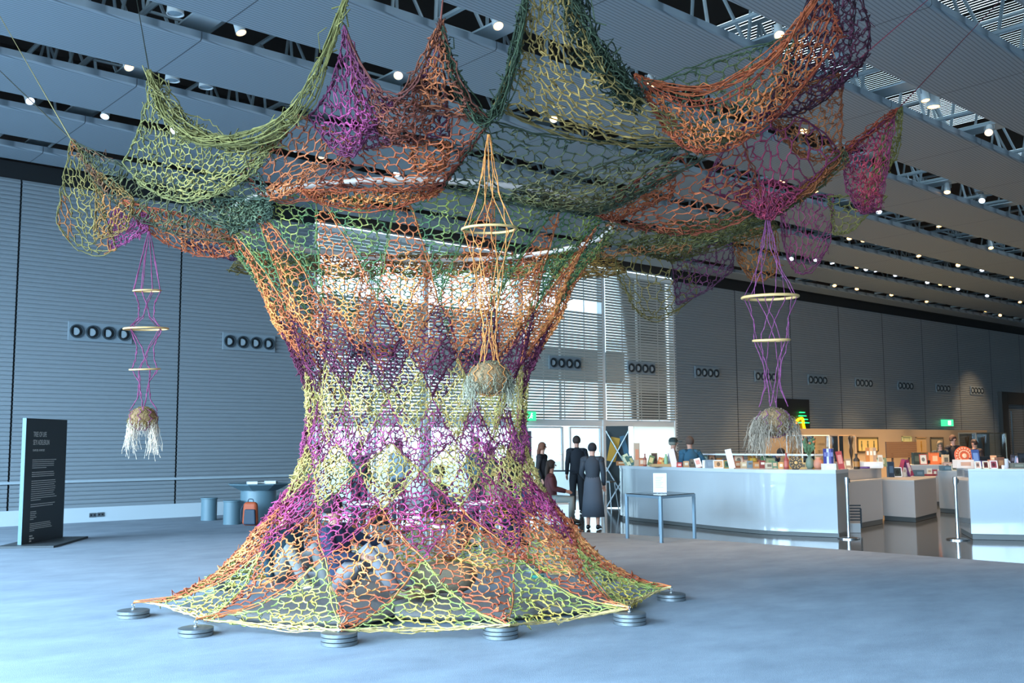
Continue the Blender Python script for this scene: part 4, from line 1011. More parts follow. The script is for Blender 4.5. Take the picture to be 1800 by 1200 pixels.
        r_=W/2; rt=Matrix.Rotation(R(-12),3,'X'); m=MB().lathe((0,0,0),[(r_,0),(r_,-.02),(r_*.9,-.028),(.001,-.02)],36,'y'); m.v=[rt@v+Vector((0,0,r_)) for v in m.v]; m.build('disc',M1,o)
        m=MB()
        for q,nn in ((.55,.7),(.8,.9)):
            for k in range(18 if kind=='fan' else 10):
                a=2*PI*k/(18 if kind=='fan' else 10); m.sphere((r_*q*math.cos(a),-.03,r_*q*math.sin(a)),r_*.085,6,4,(1,.3,1))
        m.sphere((0,-.03,0),r_*.25,10,6,(1,.3,1)); m.v=[rt@v+Vector((0,0,r_)) for v in m.v]; m.build('pattern',M2,o)
        MB().box((0,.02,.01),(r_*.8,.1,.02)).build('plate_stand',mat('g_5a4030','5a4030',.6),o)
    elif kind=='bottle':
        MB().lathe((0,0,0),[(W*.45,0),(W*.5,H*.05),(W*.5,H*.6),(W*.2,H*.75),(W*.18,H*.9),(W*.22,H*.92),(W*.22,H)],16).build('bottle_glass',M1,o,smooth=True)
        MB().lathe((0,0,0),[(W*.51,H*.15),(W*.51,H*.5)],16).build('bottle_label',M2,o)
    elif kind=='screen':
        MB().box((0,0,H*.6),(W,.03,H*.8)).build('screen_panel',M1,o,bevel=.004); MB().box((0,.03,H*.15),(.05,.05,H*.3)).build('screen_stand',M2,o); MB().box((0,.03,.008),(.18,.14,.016)).build('screen_foot',M2,o)
    elif kind=='tray':
        m=MB().box((0,0,.012),(W,.28,.02)); m.build('tray_floor',M1,o); m=MB()
        for x,y,w_,d_ in ((0,-.14,W,.015),(0,.14,W,.015),(-W/2,0,.015,.28),(W/2,0,.015,.28)): m.box((x,y,.03),(w_,d_,.05))
        m.build('tray_rim',M2,o)
    return o
C=CT
G=goods
G('book',1092,820,C,15,6,'b06a34','open tan book lying at the far left end of the long counter','e8c8a0')
G('card',1102,819,C,7,15,'8fa088','grey-green leaning card, leftmost of the cards on the long counter','d8d0b8',lean=-25)
G('card',1107,820,C,7,17,'e6d9a8','cream leaning card on the long counter near its left end','4f6a5a',lean=-25)
G('card',1113,820,C,6,14,'4a6a62','dark green leaning card on the long counter beside the tall carton','c8b070',lean=-22)
G('pack',1119,821,C,8,33,'c8a284','tall slim tan carton near the left end of the long counter','e08a60')
G('box',1127,820,C,7,12,'d8885c','small orange gift box right of the tall tan carton','f0d0b0')
G('bottle',1133,821,C,5,18,'9a4c3c','reddish brown bottle on the long counter','d09070')
G('card',1141,820,C,8,15,'6f7f52','green leaning card on the long counter, right of the brown bottle','e0c080',lean=18)
G('frame',1150,819,C,9,19,'9a7a54','brown framed print, tallest in the left group on the long counter','5a3a30')
G('book',1158,820,C,7,13,'e0783c','orange book standing left of the yellow one on the long counter','f0c080',lean=14)
G('book',1165,820,C,7,12,'d8a04c','yellow book standing at the right of the left group of goods','8a4030',lean=14)
G('tray',1165,823,C,36,4,'b48a5c','long shallow wooden tray on the long counter under the small books','c49a68')
G('vase',1170,822,C,6,18,'8fb48a','slim pale green vase on the long counter','d8e8d0')
G('card',1185,824,C,9,26,'f0d8d4','tall white leaning notice card at the left of the man in blue','f4ecec',lean=-10)
G('box',1193,824,C,7,7,'c8403c','small red gift box on the long counter before the man in blue','f0c0b0')
G('card',1228,825,C,9,13,'f0e4e0','white and pink leaning card right of the man in blue','e8a090',lean=-14)
G('mug',1237,825,C,8,11,'e6ece4','white mug on the long counter right of the man in blue')
G('pack',1247,825,C,13,12,'7f8890','plain grey carton on the long counter','8a939a')
G('frame',1262,825,C,15,12,'f2efec','white framed print with a tan motif on the long counter','d8a070')
G('frame',1277,825,C,10,12,'b88840','orange and green framed print beside the white one','4a6a50')
G('card',1286,825,C,9,28,'f4f1f0','tall white leaning notice card in the middle of the long counter','f8f6f4',lean=-10)
G('bottle',1381,824,C,7,23,'a04038','tall dark red tube bottle on the long counter','c06050')
G('box',1394,824,C,22,15,'e8b860','yellow gift box behind the round wooden plaque','d89840')
G('plate',1397,826,C,19,19,'5a4a3a','round wooden plaque with a dark rim on the long counter','d8a868')
G('box',1437,824,C,18,13,'e8b050','yellow gift box behind the vases','f0c878')
G('flowers',1422,823,C,12,44,'74806c','grey-green vase holding leafy stems and orange blooms','b0643c')
G('vase',1437,823,C,14,16,'d0886c','round terracotta vase right of the flower vase','e8b090')
G('pack',1455,826,C,18,9,'ece8e6','white display block under the purple books','f4f0ee')
def stack(block,n,step):
    s_=depth(block.location)/CF; d=Vector((RT.x,RT.y,0)).normalized(); h=max(v[2] for c in block.children for v in c.bound_box)
    return [block.location+d*(k-(n-1)/2)*step*s_+Vector((0,0,h+.001)) for k in range(n)]
blk=[o for o in bpy.data.objects if o.get('label')=='white display block under the purple books'][0]
for (c_,wd),q in zip((('3a3a80','leftmost'),('e0dce8','second'),('6a5a98','third'),('2c2e60','rightmost')),stack(blk,4,4)):
    o=G('book',1457,817,C,4,21,c_,'%s of the four purple and white books standing on the white block'%wd,'8a86b0'); o.location=q
G('card',1478,825,C,9,26,'c04a44','red leaning greeting card at the right end of the long counter','e89080',lean=-6)
U=1.06
G('bottle',1504,824,U,9,22,'3a2c20','dark squat bottle with a cork on the display counter','a87030')
G('pack',1530,823,U,27,9,'efe4da','white display block under the orange books','f4ece4')
blk=[o for o in bpy.data.objects if o.get('label')=='white display block under the orange books'][0]
for (c_,wd),q in zip((('c87838','left'),('e0a468','middle'),('b88a68','right')),stack(blk,3,6)):
    o=G('book',1523,814,U,5,20,c_,'%s of the three orange and cream books on the white block'%wd,'f0dcc0'); o.location=q
G('card',1536,823,U,5,19,'c83c28','narrow red leaning card right of the white block','e06040',lean=-12)
G('card',1546,818,U,19,13,'8a9068','wide card with a green leaf pattern behind the navy sign','d8d4b0')
G('book',1515,826,U,18,3,'5a3a70','thin purple book lying on the display counter','8a6aa0')
B1=.82
G('pack',1563,834,B1,9,22,'263646','navy upright box on the angled plinth','4a6074')
G('frame',1576,838,B1,12,14,'f0efee','small white framed photo at the front of the angled plinth','3a4038')
G('book',1586,835,B1,6,13,'e8d8c0','cream book standing right of the white photo frame','c8a890',lean=8)
G('book',1593,834,B1,6,13,'d8c8b4','beige book standing on the angled plinth','f0e0c8',lean=8)
G('tent',1586,829,B1,18,26,'c02c50','crimson folded card standing tall on the angled plinth','7a3a78')
G('card',1600,834,B1,7,24,'8a2c4c','dark crimson leaning card with white dots','e8c0c8',lean=-14)
G('pack',1612,833,B1,13,9,'4c6470','slate blue carton on the angled plinth','6a8290')
G('book',1627,835,B1,22,3,'8a2f34','flat dark red book on the right of the angled plinth','b05050')
D2=.93
a=atD(1588,800,25.2); b=atD(1672,800,25.2); unit('display_plinth',[a.xy[:],b.xy[:],away(b,.8),away(a,.8)],1.0,'pale display plinth furthest back, before the gallery partition')
G('pack',1609,812,1.0,11,17,'2c3a34','dark green upright carton behind the angled plinth','4a5a4c',dep=25.5)
G('box',1640,812,1.0,12,17,'f07840','orange and cream checked gift box behind the plinths','f8c090',dep=25.5)
G('vase',1650,815,1.0,8,10,'e8782c','small bright orange cup behind the plinths','f09850',dep=25.5)
G('screen',1624,806,1.0,14,6,'1c1c1e','small black till screen behind the plinths','3a3a3c',dep=25.5)
G('frame',1664,828,D2,13,12,'c89078','pink framed print on the back plinth','e8b8a0')
G('frame',1676,828,D2,9,10,'d8cfb8','cream framed print beside the pink one','6a6a58')
G('pack',1662,829,D2,18,7,'5c7680','flat slate carton at the left of the back plinth','7a929c')
Q=RT_
G('fan',1693,812,Q,28,26,'d85c34','large round orange fan ornament with a scalloped pattern','f4b48c')
G('pack',1691,823,Q,24,12,'f0cdb8','pale pink display tray before the orange fan','d89878')
G('frame',1717,824,Q,9,11,'f4e4d0','small cream framed card, leftmost in the front row of the right counter','d8a088')
G('frame',1731,824,Q,9,11,'f0d8b8','small framed card with a red figure on the right counter','7a3428')
G('frame',1745,824,Q,11,12,'f4d8cc','small pink framed card beside the brown mug box','a04048')
G('card',1715,815,Q,11,24,'3a5080','tall blue card standing on the right counter','7088b0')
G('screen',1732,808,Q,22,14,'17181a','large black till screen on the right counter','2c2e30')
G('pack',1728,816,Q,16,8,'4c3a78','purple carton under the black till screen','7860a0')
G('card',1746,812,Q,9,16,'e8a070','peach leaning card on the right counter','f4c8a0')
G('pack',1756,805,Q,10,9,'3c6478','teal carton at the back of the right counter','5c8498')
G('pack',1755,823,Q,11,16,'7a4a34','brown patterned box beside the white mug','b07850')
G('mug',1765,822,Q,12,13,'e8e4ea','white mug with a dark print on the right counter','3a3a60')
G('mug',1768,811,Q,8,9,'e88a1c','bright orange mug on the right counter')
G('book',1776,812,Q,6,17,'3a3238','dark book leaning near the right edge of the picture','6a6068',lean=10)
G('book',1784,812,Q,6,15,'8a94a8','grey-blue book leaning near the right edge of the picture','c8ccd4',lean=10)
G('pack',1785,822,Q,20,7,'6a6a60','olive flat carton near the right edge of the picture','8a8a7c')
G('frame',1797,812,Q,13,20,'121416','black-framed tablet at the right edge of the picture','26282c')
G('mug',1761,826,Q,6,5,'f4f0ea','tiny white cup at the front of the right counter')
def back(label,d):
    o=[o for o in bpy.data.objects if o.get('label')==label][0]; v=Vector((o.location.x,o.location.y,0)).normalized(); o.location+=v*d
back('yellow gift box behind the round wooden plaque',.25); back('yellow gift box behind the vases',.25); back('purple carton under the black till screen',-.12); back('large black till screen on the right counter',.3)
FILL=[(1205,C,8,8,'d8a878','pack','small tan carton on the long counter beside the red gift box'),(1216,C,7,11,'6a5a48','frame','small brown framed print left of the white and pink card'),(1295,C,9,9,'a8643c','pack','rust carton on the long counter right of the tall white card'),
 (1306,C,9,8,'d8b890','pack','beige carton on the long counter, left of the grey one'),(1317,C,8,10,'7a8a90','book','grey-blue book on the long counter near its middle'),(1328,C,9,8,'c88448','pack','amber carton on the long counter near its middle'),
 (1339,C,8,11,'8a3c34','book','dark red book on the long counter near its middle'),(1350,C,10,8,'c4b49a','pack','cream carton on the long counter before the small plant'),(1361,C,8,10,'5a7a60','card','sage green card on the long counter below the moss'),(1371,C,7,9,'d89a60','pack','light orange carton left of the dark red tube'),
 (1409,C,9,9,'e0b070','pack','pale yellow carton between the plaque and the flower vase'),(1463,C,5,30,'8a7a6a','bottle','slender brown bottle behind the white block'),(1490,U,9,14,'a88a6c','card','tan card on the display counter beside the dark squat bottle'),(1511,U,7,10,'d8c0a0','pack','cream carton right of the dark squat bottle'),(1549,U,7,17,'e0d4c0','card','cream card right of the leaf pattern card'),
 (1622,1.0,11,15,'c8503c','frame','red framed print on the furthest plinth'),(1660,1.0,9,14,'d8b890','pack','tan carton on the furthest plinth'),(1631,B1,7,11,'e8dcc8','book','cream book at the right of the angled plinth'),(1640,B1,6,9,'b04850','pack','small rose carton at the right end of the angled plinth'),
 (1703,Q,8,13,'8a3a30','bottle','dark red bottle right of the orange fan'),(1740,Q,8,10,'c87a54','pack','terracotta carton behind the pink framed card'),(1789,Q,8,13,'d8b0b8','mug','pale pink mug near the right edge of the picture')]
for i,(px,z_,w_,h_,c_,kd,lab) in enumerate(FILL): G(kd,px,820,z_,w_,h_,c_,lab,('f0e0c8','7a6a58','c8a888')[i%3])
# goods on the shelf unit
sh=lambda px,py,k: None
for (px,w_,h_,c_,c2,kind,lab) in ((1240,7,16,'7a9088','b8c8b8','card','pale green card, leftmost on the shelf unit'),(1252,10,18,'4a3020','e0a078','frame','dark framed picture on the shelf unit'),(1264,8,11,'c87830','8a4a20','box','orange box on the shelf unit'),(1274,9,9,'4a3a5c','c05050','frame','purple framed picture on the shelf unit'),
        (1299,14,16,'c8543c','f0c8a8','frame','red framed picture on the shelf unit'),(1293,7,8,'e0d0a0','c0a878','box','small cream box on the shelf unit'),(1312,8,9,'e8b090','f0d0b8','box','small peach box on the shelf unit'),(1323,13,15,'b87a28','e0a838','book','ochre book leaning on the shelf unit'),(1337,9,9,'a04830','e08050','frame','small rust framed picture on the shelf unit'),
        (1354,12,12,'b8a878','8a9a68','box','tan box beside the moss on the shelf unit'),(1348,8,14,'4f6a48','6a8a58','flowers','small potted green plant on the shelf unit')):
    f_=(px-1222)/219; dep=21.95-2*f_
    o=G(kind,px,810,1.09,w_,h_,c_,lab,c2,dep=dep,zs=0); o.location.z=1.09
for (px,w_,h_,c_,c2,kind,lab) in ((1300,9,7,'6a4a3a','a07858','pack','brown carton on the low shelf'),(1310,10,6,'e0b088','c89068','pack','peach carton on the low shelf'),(1321,9,6,'b08a4a','d0a860','pack','ochre carton on the low shelf'),(1332,9,5,'7a8a68','98a884','pack','sage carton on the low shelf'),(1353,8,8,'c8342c','e06050','pack','bright red carton on the low shelf'),(1363,8,8,'3f6a58','6a8a78','pack','dark green carton on the low shelf'),(1343,7,6,'4a5a68','8090a0','pack','slate carton on the low shelf')):
    f_=(px-1222)/219; dep=21.95-2*f_
    o=G(kind,px,823,.9,w_,h_+8,c_,lab,c2,dep=dep,zs=0); o.location.z=.745
# ------------------------------------------------------------------ gallery partition with pictures and cases
M_part=mat('partition','b09a80',.7); PY=20.6
x0=atY(1345,760,PY).x; x1=atY(1735,760,PY).x
MB().box(((x0+x1)/2,PY+.1,1.03),(x1-x0,.2,2.06)).build('wall_gallery',M_part)['kind']='structure'
tag(bpy.data.objects['wall_gallery'],'low tan gallery partition in front of the back wall')
def pic(px0,py0,px1,py1,Y,fc,pc,mc,label,figs=3,case=False):
    a=atY(px0,py1,Y); b=atY(px1,py0,Y); W=b.x-a.x; H=abs(b.z-a.z); t=empty('framed_artwork',((a.x+b.x)/2,Y,min(a.z,b.z)),label=label,cat='picture')
    m=MB()
    for x,zz,w_,h_ in ((0,.02,W,.04),(0,H-.02,W,.04),(-W/2+.02,H/2,.04,H),(W/2-.02,H/2,.04,H)): m.box((x,0,zz),(w_,.04,h_))
    m.build('frame',mat('g_'+fc,fc,.4),t); MB().box((0,.012,H/2),(W-.06,.01,H-.06)).build('canvas',mat('g_'+pc,pc,.7),t)
    m=MB()
    for k in range(figs):
        x=W*(-.3+.6*(k/max(1,figs-1) if figs>1 else .5)); m.sphere((x,.0,H*.45),H*.18,8,6,(.5,.08,1)); m.sphere((x,.0,H*.68),H*.08,8,6,(1,.15,1)); m.tube([(x,0,H*.1),(x,0,H*.45)],H*.03,5)
    m.build('painted_figures',mat('g_'+mc,mc,.7),t)
pic(1416,770,1433,798,PY-.04,'caa070','e0b080','7a5040','small tan framed picture left of the white case frame',1)
pic(1508,768,1543,794,PY-.04,'6a5a40','dcc078','6a6a4a','yellow framed picture with three standing figures on the partition',3)
pic(1586,766,1602,777,PY-.04,'d8d090','e0dca0','c8c080','small pale yellow picture high on the partition',2)
pic(1611,768,1628,796,PY-.04,'c8a070','d8b078','c08820','tall picture with a golden figure on the partition',1)
pic(1637,768,1658,798,PY-.04,'6a5a44','a89878','5a4a38','dim framed picture behind the person with big hair',1)
pic(1694,768,1712,790,PY-.04,'8a8460','c0ba84','6a6a44','greenish picture at the right end of the partition',2)
def case(px0,py0,px1,py1,Y,dp,label,fm=M_white,obj=True):
    a=atY(px0,py1,Y); b=atY(px1,py0,Y); W=b.x-a.x; H=abs(b.z-a.z); z0=min(a.z,b.z); t=empty('display_case',((a.x+b.x)/2,Y,0),label=label,cat='display case')
    m=MB()
    for x in (-W/2,W/2):
        for y in (0,dp): m.box((x,y,z0+H/2),(.035,.035,H))
    for y in (0,dp):
        for zz in (z0,z0+H): m.box((0,y,zz),(W,.035,.035))
    for x in (-W/2,W/2): m.box((x,dp/2,z0+H),(.035,dp,.035))
    m.build('case_frame',fm,t); MB().box((0,dp/2,z0+H/2),(W-.03,dp-.03,H-.03)).build('glass_box',M_glass,t); MB().box((0,dp/2,z0/2),(W,dp,z0)).build('case_plinth',M_lite,t)
    if obj:
        m=MB(); m.tube([(0,dp/2,z0+.02),(.02,dp/2,z0+H*.45),(-.12,dp/2,z0+H*.85)],.035,6); m.tube([(.02,dp/2,z0+H*.45),(.16,dp/2,z0+H*.9)],.03,6); m.build('carved_branch',mat('dark_wood','2a2018',.6),t,smooth=True)
case(1411,765,1457,815,19.6,.6,'white framed glass display case behind the flower vase',obj=False)
case(1718,761,1768,810,18.6,.7,'glass display case holding a dark forked branch, at the far right',mat('brass_dark','8a8678',.4,.5))
case(1475,765,1503,812,19.8,.5,'slim display case left of the yellow picture',mat('case_tan','b89a7c',.5),obj=False)
t=empty('guitar_stand',atY(1497,812,19.3)-Vector((0,0,0)),label='tall dark narrow wooden sculpture standing before the partition',cat='sculpture'); zz=t.location.z; t.location.z=0
MB().lathe((0,0,0),[(.12,0),(.12,.03),(.03,.05),(.03,1.0),(.05,1.1),(.07,1.25),(.04,1.45),(.07,1.6),(.09,1.72),(.05,1.8)],12).build('carved_shaft',mat('dark_wood','2a2018',.6),t,smooth=True); t.name='carved_sculpture'
a=atY(1558,805,18.5); b=atY(1610,776,18.5); t=empty('bench_back',((a.x+b.x)/2,18.5,0),label='dark brown slatted wooden screen panel before the partition',cat='panel'); t.name='slatted_panel'
m=MB()
for k in range(8): m.box((0,0,a.z+(b.z-a.z)*(k+.5)/8),(b.x-a.x,.04,(b.z-a.z)/8.6))
m.build('slats',mat('brown_wood','4a382c',.5),t); MB().box((-.6,.03,.6),(.06,.05,1.2)).box((.6,.03,.6),(.06,.05,1.2)).build('support_leg',mat('brown_wood','4a382c',.5),t)
# warm exit light and green projector light on the wall
t=empty('exit_sign',atY(930,731,WY-.25),label='small green running-man exit sign above the glass doors',cat='sign')
MB().box((0,0,0),(.5,.05,.26)).build('sign_box',mat('exit_green','1f9a5a',.5,emit='30d080',es=1.6),t)
m=MB().sphere((.08,-.03,.07),.022,8,6).tube([(.07,-.03,.05),(.04,-.03,-.01),(.1,-.03,-.06)],.012,5).tube([(.04,-.03,-.01),(-.02,-.03,-.07)],.012,5).tube([(.06,-.03,.03),(.12,-.03,.0)],.01,5).box((-.13,-.03,0),(.08,.006,.16)); m.build('running_figure',mat('exit_white','f4fff8',.5,emit='f0fff4',es=1.5),t)
MB().box((0,.12,.14),(.03,.24,.02)).build('sign_bracket',M_steel,t)
t=empty('exit_sign',atY(1665,743,WY-.2),R(-30),label='small green exit sign on the wall above the gallery partition',cat='sign')
MB().box((0,0,0),(.6,.05,.3)).build('sign_box',mat('exit_green2','2a6a4a',.5,emit='40d090',es=1.2),t); MB().box((.1,-.03,0),(.14,.01,.2)).build('arrow_panel',mat('exit_white','f4fff8',.5,emit='f0fff4',es=1.5),t); MB().box((0,.12,0),(.03,.24,.02)).build('sign_bracket',M_steel,t)
# warm wall washers aimed at the gallery side
def aim(px,py,z,tx,ty,tz_,e,sz,col=WARM):
    l=bpy.data.lights.new('wall_washer','SPOT'); l.energy=e; l.color=col; l.spot_size=R(sz); l.spot_blend=.8; l.shadow_soft_size=.08
    o=bpy.data.objects.new('wall_washer',l); COL.objects.link(o); o.location=(px,py,z); d=Vector((tx-px,ty-py,tz_-z)); o.rotation_euler=d.to_track_quat('-Z','Y').to_euler()
for x in (30,33.5,37,41): aim(x,17.6,7.1,x+.3,20.6,1.4,900,42)
aim(47.5,18,7.1,48.2,WY,2.3,700,46); 
# ------------------------------------------------------------------ people
SKIN=['c89078','a8745c','d8a88c','7a5040']
def person(p,rz,label,h=1.72,pose='stand',skin=0,hair='2a2220',top='20242a',legs='20242a',shoe='181818',lean=0,over=None,sleeve=1,dress=None,longhair=False,cap=None,sex='m',fingers=False,skinleg=False,beard=None):
    s_=h/1.75; V=lambda x,y,z:Vector((x,y,z))*s_
    J=dict(pelvis=V(0,0,.95),waist=V(0,0,1.10),chest=V(0,.01,1.30),neckb=V(0,.015,1.47),neckt=V(0,0,1.54),head=V(0,-.015,1.64),
      shL=V(.175,.01,1.42),shR=V(-.175,.01,1.42),elL=V(.225,.03,1.14),elR=V(-.225,.03,1.14),wrL=V(.22,-.07,.90),wrR=V(-.22,-.07,.90),
      hiL=V(.085,0,.92),hiR=V(-.085,0,.92),knL=V(.095,-.01,.50),knR=V(-.095,-.01,.50),anL=V(.10,.02,.09),anR=V(-.10,.02,.09),toL=V(.12,-.15,.03),toR=V(-.12,-.15,.03))
    if pose=='sit':
        dz=V(0,0,-.45)
        for k in J:
            if k[:2] not in('kn','an','to'): J[k]=J[k]+dz
        J.update(knL=V(.11,-.43,.50),knR=V(-.11,-.43,.50),anL=V(.11,-.40,.09),anR=V(-.11,-.40,.09),toL=V(.13,-.57,.03),toR=V(-.13,-.57,.03),wrL=V(.12,-.30,.66),wrR=V(-.12,-.30,.66),elL=V(.24,-.06,.72),elR=V(-.24,-.06,.72))
    if pose=='floor':
        dz=V(0,0,-.78)
        for k in J:
            if k[:2] not in('kn','an','to'): J[k]=J[k]+dz
        J.update(knL=V(.16,-.38,.46),knR=V(-.16,-.36,.48),anL=V(.12,-.66,.10),anR=V(-.10,-.62,.10),toL=V(.14,-.86,.05),toR=V(-.1,-.82,.05))
    if lean:
        M=Matrix.Rotation(R(-lean),3,'X'); o_=J['pelvis']
        for k in ('waist','chest','neckb','neckt','head','shL','shR','elL','elR','wrL','wrR'):
            f_=.6 if k=='waist' else 1; J[k]=o_+Matrix.Rotation(R(lean*f_),3,'X')@(J[k]-o_)
    if over: J.update({k:V(*v) for k,v in over.items()})
    t=empty('person',p,rz,label=label,cat='person')
    Ms=mat('skin%d'%skin,SKIN[skin],.55)
    # continuous body: skin modifier on a joint graph
    vs=[];es=[];rs=[]
    def nv(v,r_): vs.append(v); rs.append(r_*s_); return len(vs)-1
    def ch(i,pts,rads):
        for v,r_ in zip(pts,rads): k=nv(v,r_); es.append((i,k)); i=k
        return i
    root=nv(J['pelvis'],.115); w_=ch(root,[J['waist']],[.105]); c_=ch(w_,[J['chest']],[.12]); nb=ch(c_,[J['neckb']],[.06]); nk=ch(nb,[J['neckt']],[.05])
    hd=J['head']; fw=(hd-J['neckt']); hdr=fw.normalized()
    ch(nk,[hd-hdr*.03*s_,hd+hdr*.045*s_],[.078,.082])
    for sd in 'LR':
        sx=1 if sd=='L' else -1
        k=ch(c_,[J['sh'+sd],(J['sh'+sd]+J['el'+sd])/2,J['el'+sd],(J['el'+sd]+J['wr'+sd])/2,J['wr'+sd]],[.055,.046,.038,.034,.026])
        fd=(J['wr'+sd]-J['el'+sd]).normalized(); side=fd.orthogonal().normalized(); up=fd.cross(side)
        palm=J['wr'+sd]+fd*.05*s_; pk=ch(k,[palm],[.030])
        for q,(L1,a_) in enumerate(((.075,-.026),(.085,-.009),(.08,.009),(.065,.026))):
            b0=palm+side*a_*s_+fd*.02*s_; ch(pk,[b0,b0+fd*L1*.5*s_+up*.008*s_,b0+fd*L1*.85*s_+up*.03*s_],[.011,.0095,.008])
        ch(pk,[palm-side*.034*s_-fd*.01*s_,palm-side*.05*s_+fd*.03*s_+up*.012*s_],[.012,.010])
        ch(root,[J['hi'+sd],(J['hi'+sd]*.5+J['kn'+sd]*.5),J['kn'+sd],(J['kn'+sd]*.55+J['an'+sd]*.45),J['an'+sd],J['to'+sd]],[.095,.08,.056,.05,.036,.03])
    me=bpy.data.meshes.new('body'); me.from_pydata(vs,es,[]); me.materials.append(Ms)
    bo=bpy.data.objects.new('body',me); COL.objects.link(bo); bo.parent=t
    sk=bo.modifiers.new('skin','SKIN'); sk.use_smooth_shade=True
    if not me.skin_vertices: 
        bm=bmesh.new(); bm.from_mesh(me); bm.verts.layers.skin.verify(); bm.to_mesh(me); bm.free()
    for i,r_ in enumerate(rs): me.skin_vertices[0].data[i].radius=(r_,r_); me.skin_vertices[0].data[i].use_root=(i==0)
    bo.modifiers.new('sub','SUBSURF').levels=1; bo.modifiers['sub'].render_levels=1
    # face, ears
    fr=Vector((0,-1,0)); m=MB(); m.sphere(hd+Vector((0,-.088,.0))*s_,.014*s_,8,6,(.8,1.2,1.3)); m.sphere(hd+Vector((.078,0,.0))*s_,.022*s_,8,6,(.4,.8,1.2)); m.sphere(hd+Vector((-.078,0,.0))*s_,.022*s_,8,6,(.4,.8,1.2)); m.build('nose_and_ears',Ms,t,smooth=True)
    MB().sphere(hd+Vector((.03,-.072,.02))*s_,.010*s_,8,6).sphere(hd+Vector((-.03,-.072,.02))*s_,.010*s_,8,6).build('eyes',mat('eye_dark','1c1815',.3),t,smooth=True)
    MB().sphere(hd+Vector((0,-.078,-.045))*s_,.018*s_,8,6,(1.2,.5,.35)).build('mouth',mat('lips','8a4a40',.5),t,smooth=True)
    Mh=mat('hair_'+hair,hair,.7,bump=.6,bscale=120)
    m=MB(); m.sphere(hd+Vector((0,.018,.022))*s_,.098*s_,16,10,(.98,1.05,1.12))
    m.v=[v if (v.y-hd.y)>-.055*s_ or (v.z-hd.z)>.055*s_ else Vector((v.x*.9,max(v.y,hd.y-.055*s_),v.z)) for v in m.v]
    m.v=[v if v.z>hd.z-.05*s_ or longhair else Vector((v.x*.8,v.y,hd.z-.05*s_)) for v in m.v]
    if longhair:
        m.loft([hd+Vector((0,.05,.03))*s_,hd+Vector((0,.085,-.08))*s_,hd+Vector((0,.10,-.2))*s_,hd+Vector((0,.10,-.32))*s_],[(.09*s_,.06*s_),(.10*s_,.055*s_),(.10*s_,.045*s_),(.06*s_,.02*s_)])
    m.build('hair',Mh,t,smooth=True)
    if cap:
        Mc=mat('cap_'+cap,cap,.7); MB().lathe(hd+Vector((0,.01,.035))*s_,[(.106*s_,-.01),(.106*s_,.03*s_),(.085*s_,.075*s_),(.04*s_,.095*s_),(.002,.098*s_)],18).box(hd+Vector((0,-.13,.04))*s_,(.15*s_,.12*s_,.012)).build('cap',Mc,t,smooth='auto')
    # clothing
    Mt=mat('cloth_'+top,top,.8,bump=.08,bscale=14); Ml=mat('cloth_'+legs,legs,.8,bump=.08,bscale=14)
    hipz=J['pelvis']+Vector((0,0,-.03))*s_; fem=.93 if sex=='f' else 1
    m=MB(); m.loft([hipz,J['pelvis']+(J['waist']-J['pelvis'])*.4,J['waist'],J['chest'],(J['chest']*.35+J['neckb']*.65),J['neckb']+Vector((0,0,.0)),J['neckb']+(J['neckt']-J['neckb'])*.25],
        [(.165*s_,.12*s_),(.165*s_*fem,.122*s_),(.155*s_*fem,.118*s_),(.185*s_*fem,.135*s_),(.175*s_*fem,.105*s_),(.085*s_,.07*s_),(.066*s_,.062*s_)],n=18)
    for sd in 'LR':
        a_,b_,c2=J['sh'+sd],J['el'+sd],J['wr'+sd]
        m.sphere(a_-Vector((0,0,.012))*s_,.078*s_,12,8); m.loft([J['neckb']*.6+a_*.4-Vector((0,0,.03))*s_,a_-Vector((0,0,.005))*s_],[(.07*s_,.07*s_),(.076*s_,.074*s_)],side=Vector((0,1,0)),n=12)
        if sleeve>=1: m.loft([a_+(J['chest']-a_)*.25,a_,(a_+b_)/2,b_,(b_+c2)/2,c2],[(.075*s_,.075*s_),(.078*s_,.075*s_),(.062*s_,.06*s_),(.054*s_,.052*s_),(.048*s_,.046*s_),(.038*s_,.036*s_)],n=10)
        else: m.loft([a_+(J['chest']-a_)*.25,a_,(a_+b_)/2,a_*.25+b_*.75],[(.075*s_,.075*s_),(.08*s_,.075*s_),(.072*s_,.07*s_),(.07*s_,.068*s_)],n=10)
    m.build('shirt' if not dress else 'coat',Mt,t,smooth=True)
    if dress:
        m=MB(); z0=dress*s_; m.loft([J['waist'],J['pelvis'],(J['pelvis']*.5+Vector((0,0,z0))*.5),Vector((0,0,z0))],[(.14*s_,.11*s_),(.18*s_,.14*s_),(.21*s_,.17*s_),(.24*s_,.2*s_)],n=20); m.build('skirt',mat('cloth_'+legs,legs,.8),t,smooth=True)
    else:
        m=MB(); m.loft([J['pelvis']+Vector((0,0,.06))*s_,J['pelvis']-Vector((0,0,.05))*s_ if pose=='stand' else J['pelvis']+Vector((0,-.05,-.02))*s_],[(.155*s_,.118*s_),(.165*s_,.125*s_)],n=16)
        for sd in 'LR':
            a_,b_,c2=J['hi'+sd],J['kn'+sd],J['an'+sd]; m.loft([a_+(J['pelvis']-a_)*.3,a_*.6+b_*.4,b_,(b_+c2)/2,c2],[(.105*s_,.105*s_),(.095*s_,.095*s_),(.074*s_,.074*s_),(.068*s_,.068*s_),(.06*s_,.062*s_)],n=12)
        m.build('trousers',Ml,t,smooth=True)
